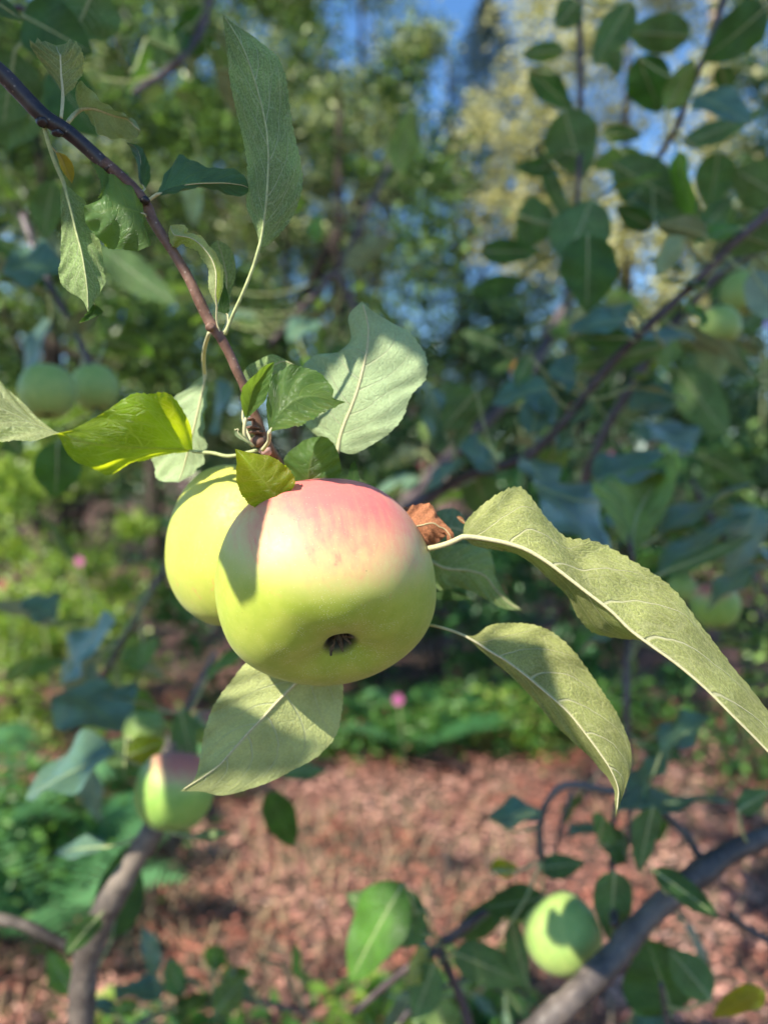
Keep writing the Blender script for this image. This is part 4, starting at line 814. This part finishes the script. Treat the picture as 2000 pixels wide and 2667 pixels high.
mid_branch('shaded leafy shoot in the gap between the two sunlit leaves at right', [(1640, 2200, .95, 8), (1635, 2000, .95, 9), (1630, 1800, .95, 9), (1640, 1600, 1.0, 8)], 40, M['bark_twig'], [], 16, 46, lsize=(.05, .08), spread=.14)
mid_branch('shaded leafy shoot at the right edge above the long twisted leaf', [(2050, 1600, 1.0, 9), (1960, 1500, 1.0, 9), (1880, 1400, 1.0, 8), (1800, 1250, 1.05, 7)], 40, M['bark_twig'], [(1990, 1470, 1830, 1580, 70, 'b', .75)], 16, 47, lsize=(.06, .09), spread=.14)

mid_branch('low leafy shoot along the bottom edge between the two boughs', [(240, 2740, .85, 8), (420, 2640, .85, 8), (620, 2600, .88, 7), (800, 2640, .9, 6)], 40, M['bark_twig'],
 [(420, 2600, 300, 2560, 60, 'b'), (480, 2590, 430, 2500, 60, 'd'), (600, 2560, 700, 2620, 60, 'b'), (560, 2640, 640, 2540, 80, 'u', .8, 'leaf_pale')], 26, 48, lsize=(.04, .06), spread=.07)
mid_branch('small leafy shoot at the bottom edge left of the right-hand bough', [(1000, 2760, .8, 7), (1060, 2640, .8, 7), (1180, 2560, .82, 6), (1300, 2540, .82, 5)], 30, M['bark_twig'], [], 16, 49, lsize=(.04, .06), spread=.07)
# ------------------------------------------------------------------ ground
def mulch_mat():
    b = NT('bark_mulch'); tc = b.t.nodes.new('ShaderNodeTexCoord'); ob = tc.outputs['Object']
    v = b.voro(ob, 28.0); sep = b.t.nodes.new('ShaderNodeSeparateColor'); b.t.links.new(v.outputs['Color'], sep.inputs[0])
    n = b.noise(ob, 2.2, 5.0, .6); f = b.noise(ob, 60.0, 5.0, .7)
    c = b.mix(sep.outputs[0], (.30, .14, .11), (.58, .32, .25)); c = b.mix(b.mr(n, .42, .6), c, (.25, .19, .13)); c = b.mix(b.mr(f, .35, .7), (.06, .035, .028), c)
    return b.done(b.principled(c, .85, .2, b.bump(b.math('ADD', v.outputs['Distance'], f), 1.0, .02)))
gv = []; gf = []; nx = 70
rgn = np.random.default_rng(3)
xs = np.concatenate([np.linspace(-60, -6, 8)[:-1], np.linspace(-6, 6, 60), np.linspace(6, 60, 8)[1:]]); ys = np.concatenate([np.linspace(-30, -2, 6)[:-1], np.linspace(-2, 9, 56), np.linspace(9, 200, 12)[1:]])
for y in ys:
    for x in xs: gv.append((x, y, .03*math.sin(x*1.7+.4)*math.sin(y*1.3) + .012*math.sin(x*6+y*4)))
for j in range(len(ys)-1):
    for i in range(len(xs)-1): a = j*len(xs)+i; gf.append((a, a+1, a+1+len(xs), a+len(xs)))
tag(link('ground', gv, gf, mulch_mat()), kind='structure')
def chips():
    n = 20000; rgn = np.random.default_rng(8)
    x = rgn.uniform(-2.6, 3.2, n); y = 1.5 + 3.6*rgn.random(n)**1.0; z = .02 + .03*rgn.random(n)
    C = np.stack([x, y, z], 1); a = rgn.uniform(0, 6.283, n); t = rgn.normal(0, .28, n)
    ax = np.stack([np.cos(a)*np.cos(t), np.sin(a)*np.cos(t), np.sin(t)], 1); up = np.stack([rgn.normal(0, .3, n), rgn.normal(0, .3, n), np.ones(n)], 1)
    sd_ = np.cross(ax, up); sd_ /= np.linalg.norm(sd_, axis=1)[:, None]; up = np.cross(sd_, ax)
    L = rgn.uniform(.006, .020, n)[:, None]; W = rgn.uniform(.002, .007, n)[:, None]; H = rgn.uniform(.0015, .004, n)[:, None]
    cs = [C + ax*L*i + sd_*W*j*(1 if i < 0 else .7) + up*H*k for k in (-1, 1) for i, j in ((-1, -1), (1, -1), (1, 1), (-1, 1))]
    V = np.stack(cs, 1).reshape(-1, 3); k = np.arange(n)[:, None]*8
    Fc = np.concatenate([np.hstack([k+q for q in f]) for f in ((4, 5, 6, 7), (0, 3, 2, 1), (0, 1, 5, 4), (1, 2, 6, 5), (2, 3, 7, 6), (3, 0, 4, 7))], 0)
    tone = np.repeat(rgn.random(n), 8); uv = np.stack([tone, tone], 1)
    b = NT('mulch_chip'); uvn = b.n('ShaderNodeUVMap'); sp = b.t.nodes.new('ShaderNodeSeparateXYZ'); b.t.links.new(uvn.outputs[0], sp.inputs[0])
    ramp = b.mix(b.mr(sp.outputs[0], 0, .7), (.26, .11, .085), (.66, .36, .27)); ramp = b.mix(b.mr(sp.outputs[0], .90, .99), ramp, (.56, .38, .32))
    tc = b.t.nodes.new('ShaderNodeTexCoord'); nz = b.noise(tc.outputs['Object'], 1.9, 4.0, .6)
    ramp = b.mix(b.mr(nz, .42, .60), b.mix(1.0, ramp, (.62, .42, .36), 'MULTIPLY'), b.mix(1.0, ramp, (1.12, 1.12, 1.1), 'MULTIPLY'))
    mt = b.done(b.principled(ramp, .7, .3))
    tag(quads('bark_mulch', V, Fc, mt, None, uv), kind='stuff')
chips()
def blades(name, n, region, hgt, mat, seed, lean=.5, wid=.0035):
    rgn = np.random.default_rng(seed); x0, x1, y0, y1 = region
    x = rgn.uniform(x0, x1, n); y = rgn.uniform(y0, y1, n)
    keep = np.sin(x*2.3+seed)*np.sin(y*2.9+seed*2) > -.25; x = x[keep]; y = y[keep]; n = len(x)
    C = np.stack([x, y, np.zeros(n)], 1); a = rgn.uniform(0, 6.283, n); h = hgt*rgn.uniform(.4, 1.2, n); l = lean*rgn.uniform(.2, 1.3, n)*h
    dr = np.stack([np.cos(a), np.sin(a), np.zeros(n)], 1); sd_ = np.stack([-np.sin(a), np.cos(a), np.zeros(n)], 1)*wid
    P_ = [C, C+dr*(l*.3)[:, None]+np.array([0, 0, 1])*(h*.6)[:, None], C+dr*(l)[:, None]+np.array([0, 0, 1])*(h*.9)[:, None]]
    V = np.stack([P_[0]-sd_, P_[0]+sd_, P_[1]-sd_*.8, P_[1]+sd_*.8, P_[2]-sd_*.15, P_[2]+sd_*.15], 1).reshape(-1, 3); k = np.arange(n)[:, None]*6
    Fc = np.concatenate([np.hstack([k, k+1, k+3, k+2]), np.hstack([k+2, k+3, k+5, k+4])], 0); t = np.repeat(rgn.random(n), 6)
    tag(quads(name, V, Fc, mat, None, np.stack([t, t], 1)), kind='stuff')
M['straw'] = bgleaf_mat('dry_grass', (.34, .24, .13), (.55, .42, .26), (.40, .30, .14), .3, .7, .2)
M['grass'] = bgleaf_mat('green_grass', (.05, .13, .02), (.13, .26, .04), (.20, .36, .03), .35)
blades('dry_grass', 1600, (-1.2, .6, 1.7, 3.6), .10, M['straw'], 11, 1.1)
blades('dry_grass', 500, (.9, 2.6, 1.7, 3.6), .11, M['straw'], 12, 1.1)
M['sunny'] = bgleaf_mat('shrub_leaf_sunny', (.10, .22, .02), (.46, .58, .14), (.42, .58, .05), .40, .3)  # sunlit bright specks put into the leaf colour
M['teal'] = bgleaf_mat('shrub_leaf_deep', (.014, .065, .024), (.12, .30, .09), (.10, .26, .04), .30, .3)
M['weed'] = bgleaf_mat('weed_leaf', (.05, .15, .03), (.15, .30, .06), (.22, .42, .04), .35)
def cover(name, regions, mat, seed, size=.05):
    rgn = np.random.default_rng(seed); C = []
    for x, y, rx, ry, h, n in regions:
        a = rgn.normal(size=(n, 3))*.5; C.append(np.stack([x+a[:, 0]*rx, y+a[:, 1]*ry, np.abs(rgn.random(n))*h+.01], 1))
    v, f, uv = leaf_cloud(np.concatenate(C), size, (0, 0, 1.0), rgn, .5); tag(quads(name, v, f, mat, None, uv), kind='stuff')
cover('ground_cover', [(-.45, 1.85, .25, .08, .16, 160), (.05, 1.85, .25, .10, .22, 330), (.25, 2.0, .12, .1, .2, 120), (-1.25, 3.0, .4, .5, .25, 600), (-1.6, 2.6, .5, .6, .4, 1100), (.1, 4.1, .6, .25, .25, 900), (1.0, 4.2, .8, .35, .35, 1500), (1.9, 3.6, .4, .4, .3, 500), (-.4, 4.0, .6, .25, .3, 900)], M['weed'], 14, .055)
cover('ground_cover', [(.02, 1.80, .16, .06, .26, 200), (.75, 4.05, .25, .12, .35, 260), (-.75, 1.95, .06, .06, .1, 30)], M['sunny'], 15, .06)

# ------------------------------------------------------------------ ferns and flowers
def fern(loc, label, seed, n=7, L=.6):
    rg = random.Random(seed); root = empty('fern', loc, label, 'fern', 'ferns at the left edge')
    for f in range(n):
        a = f*2*math.pi/n + rg.uniform(-.3, .3); V = []; Fc = []; UVs = []; N = 26; tone = rg.random()
        for i in range(N):
            s = i/(N-1); r = L*(.85*s); z = L*(1.0*s - .62*s*s)*rg.uniform(.98, 1.02); c = Vector((math.cos(a)*r, math.sin(a)*r, z)) + Vector(loc)
            side = Vector((-math.sin(a), math.cos(a), 0)); fwd = Vector((math.cos(a), math.sin(a), .3)); ln = L*.24*math.sin(math.pi*min(1, .12+s*.88))**.8
            for sg in (-1, 1):
                b0 = len(V); tip = c + side*sg*ln + fwd*ln*.35 - Vector((0, 0, ln*.25)); w_ = L*.016
                V += [c-fwd*w_, c+fwd*w_, (c+tip)*.5+fwd*w_*1.1, tip, (c+tip)*.5-fwd*w_*.8]; Fc += [(b0, b0+1, b0+2, b0+4), (b0+4, b0+2, b0+3)]; UVs += [(tone, tone)]*5
        link('frond', V, Fc, M['fern'], root, UVs)
M['fern'] = bgleaf_mat('fern_frond', (.03, .12, .04), (.12, .28, .11), (.12, .30, .07), .3)
fern((-1.12, 2.45, .0), 'bright fern nearest the bottom left corner', 1, 8, .62)
fern((-1.55, 2.9, .05), 'fern behind the nearest one at the left edge', 2, 8, .75)
fern((-1.0, 3.4, .0), 'smaller fern to the right, at the foot of the bushes', 3, 7, .5)
fern((.15, 4.0, .0), 'fern in the shade under the big apple, beyond the pale leaf', 4, 9, .6)
def flower(u, v, d, r, mat, label, seed):
    rg = random.Random(seed); c = P(u, v, d); root = empty('flower', c, label, 'flower', 'pink garden flowers'); V = []; Fc = []
    for k in range(6):
        a = k*math.pi/3 + rg.uniform(-.2, .2); dr = RT*math.cos(a)+UP*math.sin(a); sd_ = RT*-math.sin(a)+UP*math.cos(a); b0 = len(V)
        V += [c, c+dr*r*.6+sd_*r*.35-FW*r*.2, c+dr*r-FW*r*.1, c+dr*r*.6-sd_*r*.35-FW*r*.2]; Fc.append((b0, b0+1, b0+2, b0+3))
    link('petals', V, Fc, mat, root)
    tube_w('flower_stem', [tuple(c), tuple(c+Vector((.02, .02, -.15))), tuple(c+Vector((.03, .05, -.4)))], [.003]*3, 6, M['rib_green'], root, 5)
M['pink'] = plain_mat('petal_pink', (.70, .16, .42), .6, .2, .1, 50, (.7, .2, .4)); M['red'] = plain_mat('petal_red', (.62, .10, .14), .6, .2, .1, 50, (.6, .1, .15)); M['violet'] = plain_mat('petal_violet', (.50, .30, .72), .6, .2, .1, 50, (.5, .3, .7)); M['orange'] = plain_mat('petal_orange', (.85, .36, .10), .6, .2, .1, 50, (.8, .35, .1))
for i, (u, v, d, r, m_, lb) in enumerate([(208, 1462, 3.4, .0248, 'pink', 'pink flower in the sunny bushes at left, the larger one'), (97, 1553, 3.3, .0173, 'pink', 'small pink flower low in the sunny bushes at left'), (8, 1520, 3.0, .0217, 'red', 'red flower touching the left edge'), (1036, 1822, 3.7, .0310, 'pink', 'pink flower under the big apple, over the mulch'),
     (1056, 1260, 2.3, .0223, 'red', 'rosy flower beside the right shoulder of the big apple'), (1100, 1210, 2.4, .0186, 'red', 'dim red flower just above the rosy one'), (1345, 960, 2.2, .0223, 'orange', 'orange flower among the branches at right'), (1590, 890, 2.6, .0161, 'orange', 'small orange flower near the right-hand branch fork'),
     (1588, 1187, 2.4, .0161, 'pink', 'pale pink flower above the boat-shaped leaf'), (1985, 830, 2.6, .0372, 'violet', 'violet flower at the right edge'), (1495, 1070, 2.6, .0248, 'red', 'red flower behind the long branch')]):
    flower(u, v, d, r, M[m_], lb, i)

# ------------------------------------------------------------------ shrubs and trees behind
G = 'trees'
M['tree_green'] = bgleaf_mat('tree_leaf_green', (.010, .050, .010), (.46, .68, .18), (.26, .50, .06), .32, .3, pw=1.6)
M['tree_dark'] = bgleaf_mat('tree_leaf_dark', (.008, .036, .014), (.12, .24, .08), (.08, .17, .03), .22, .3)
M['tree_lit'] = bgleaf_mat('tree_leaf_sunlit', (.03, .085, .02), (.88, .90, .46), (.50, .66, .14), .35, .3, pw=2.2)  # sunlight put into the colour: most leaves dark, few very bright
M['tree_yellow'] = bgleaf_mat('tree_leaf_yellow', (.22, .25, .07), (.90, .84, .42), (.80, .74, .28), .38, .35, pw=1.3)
M['conifer'] = bgleaf_mat('conifer_needles', (.010, .030, .030), (.05, .09, .07), (.04, .08, .04), .15, .6)
SH = 'shrubs along the far side of the mulch'
def shrub(label, c, r, n, size, mat, seed, **k):
    return tree('shrub', label, 'shrub', (c[0], c[1], 0), c[2]+r[2]*.5, [(c, r, 1)], n, size, M[mat], seed, trunk_r=.025, limbs=10, group=SH, **k)
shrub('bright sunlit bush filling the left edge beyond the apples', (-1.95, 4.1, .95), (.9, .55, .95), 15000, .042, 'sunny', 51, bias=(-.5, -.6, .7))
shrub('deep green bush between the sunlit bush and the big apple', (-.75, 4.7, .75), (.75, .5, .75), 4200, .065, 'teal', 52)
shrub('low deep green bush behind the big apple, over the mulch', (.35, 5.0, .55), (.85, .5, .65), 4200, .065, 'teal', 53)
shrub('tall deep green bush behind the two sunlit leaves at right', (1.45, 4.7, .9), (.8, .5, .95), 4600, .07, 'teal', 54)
shrub('loose green bush at the right edge above the mulch', (2.35, 4.3, 1.0), (.6, .5, 1.0), 2600, .07, 'tree_green', 55)
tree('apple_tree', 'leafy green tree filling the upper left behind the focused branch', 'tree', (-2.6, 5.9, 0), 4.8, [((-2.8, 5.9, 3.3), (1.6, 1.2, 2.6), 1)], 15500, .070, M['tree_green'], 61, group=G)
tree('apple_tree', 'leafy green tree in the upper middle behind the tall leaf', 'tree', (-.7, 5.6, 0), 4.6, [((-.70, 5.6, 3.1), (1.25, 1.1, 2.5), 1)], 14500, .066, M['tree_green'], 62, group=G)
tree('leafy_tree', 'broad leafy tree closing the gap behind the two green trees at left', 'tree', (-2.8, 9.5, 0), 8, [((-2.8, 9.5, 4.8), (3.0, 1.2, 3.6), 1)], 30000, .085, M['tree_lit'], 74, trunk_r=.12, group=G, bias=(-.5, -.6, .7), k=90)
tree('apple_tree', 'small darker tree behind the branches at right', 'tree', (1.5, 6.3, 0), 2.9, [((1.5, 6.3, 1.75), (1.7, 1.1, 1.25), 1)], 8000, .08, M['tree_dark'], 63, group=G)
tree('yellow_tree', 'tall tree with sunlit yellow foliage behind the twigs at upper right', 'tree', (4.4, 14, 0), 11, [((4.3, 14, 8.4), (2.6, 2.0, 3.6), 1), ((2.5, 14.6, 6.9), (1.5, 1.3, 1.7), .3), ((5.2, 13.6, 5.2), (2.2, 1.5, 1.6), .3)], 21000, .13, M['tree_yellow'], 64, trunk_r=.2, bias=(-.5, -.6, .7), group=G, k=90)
tree('dark_tree', 'dark tree at the right edge beside the yellow tree', 'tree', (6.9, 12.5, 0), 9, [((7.1, 12.5, 6.0), (2.0, 2, 4.2), 1)], 12000, .13, M['tree_dark'], 65, trunk_r=.2, group=G)
def cone_pts(cx_, cy_, z0, z1, r0):
    def fn(rgn, n):
        t = rgn.random(n)**1.3; z = z0 + (z1-z0)*t; tier = np.floor(t*16); a = rgn.uniform(0, 6.283, n); arm = np.round(a/(6.283/9))*(6.283/9)+tier*.6+rgn.normal(0, .13, n)
        r = r0*(1-t)**.6*rgn.random(n)**.6
        return np.stack([cx_+np.cos(arm)*r, cy_+np.sin(arm)*r, z - r*.35 + rgn.normal(0, .12, n)], 1)
    return fn
tree('conifer', 'tall blue-green conifer rising into the open sky at the top', 'tree', (2.75, 20, 0), 13.6, [((2.75, 20, 8), (1, 1, 4), 1)], 16000, .16, M['conifer'], 66, trunk_r=.2, limbs=4, group=G, pts_fn=cone_pts(2.6, 20, 3.0, 13.4, 3.0), wid=.25)
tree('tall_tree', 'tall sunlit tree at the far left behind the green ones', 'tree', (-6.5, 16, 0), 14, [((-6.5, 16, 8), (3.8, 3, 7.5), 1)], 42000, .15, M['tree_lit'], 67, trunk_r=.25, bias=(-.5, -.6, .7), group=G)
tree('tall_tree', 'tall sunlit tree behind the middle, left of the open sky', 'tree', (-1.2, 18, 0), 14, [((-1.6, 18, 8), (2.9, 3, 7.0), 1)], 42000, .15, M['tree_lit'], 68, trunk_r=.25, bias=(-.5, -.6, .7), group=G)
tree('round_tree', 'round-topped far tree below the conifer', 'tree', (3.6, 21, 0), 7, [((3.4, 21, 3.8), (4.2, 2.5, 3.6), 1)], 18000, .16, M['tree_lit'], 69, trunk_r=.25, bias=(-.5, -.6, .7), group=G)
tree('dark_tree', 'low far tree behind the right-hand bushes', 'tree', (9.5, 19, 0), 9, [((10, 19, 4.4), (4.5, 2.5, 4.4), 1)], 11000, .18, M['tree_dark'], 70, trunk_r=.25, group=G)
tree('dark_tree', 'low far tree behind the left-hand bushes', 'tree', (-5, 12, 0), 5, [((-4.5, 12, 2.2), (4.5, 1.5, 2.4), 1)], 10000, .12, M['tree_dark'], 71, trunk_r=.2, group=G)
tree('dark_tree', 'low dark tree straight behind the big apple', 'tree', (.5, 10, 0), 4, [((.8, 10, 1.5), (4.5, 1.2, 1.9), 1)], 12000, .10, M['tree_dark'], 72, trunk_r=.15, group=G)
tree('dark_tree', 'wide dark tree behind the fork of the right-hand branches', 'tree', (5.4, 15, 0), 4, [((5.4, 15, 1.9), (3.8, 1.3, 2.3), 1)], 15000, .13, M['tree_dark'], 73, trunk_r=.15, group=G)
tk = empty('pine_tree', (6.75, 16.5, 0), 'slim pinkish trunk standing up into the top right, lit by the sun', 'tree', G)
tube_w('trunk', [(6.75, 16.5, 0), (6.8, 16.5, 5), (6.86, 16.5, 10), (6.9, 16.5, 15)], [.16, .14, .12, .08], 24, M['bark_pine'], tk, 14)
v, f, uv = leaf_cloud(crown_points((6.9, 16.5, 15), (1.2, 1.2, 1.5), 2500, np.random.default_rng(4)), .13, (0, 0, 1), np.random.default_rng(4)); quads('crown', v, f, M['conifer'], tk, uv)

rgn = np.random.default_rng(90); n = 16000
a = rgn.uniform(-1.0, 1.0, n); C = np.stack([42*np.sin(a), 42*np.cos(a)+rgn.normal(0, 1.5, n), np.abs(rgn.normal(0, 1, n))*2.2+.2+1.2*np.sin(a*19)], 1)
v, f, uv = leaf_cloud(C, .7, (-.3, -.5, .6), rgn); tag(quads('distant_woods', v, f, M['tree_dark'], None, uv), kind='stuff')
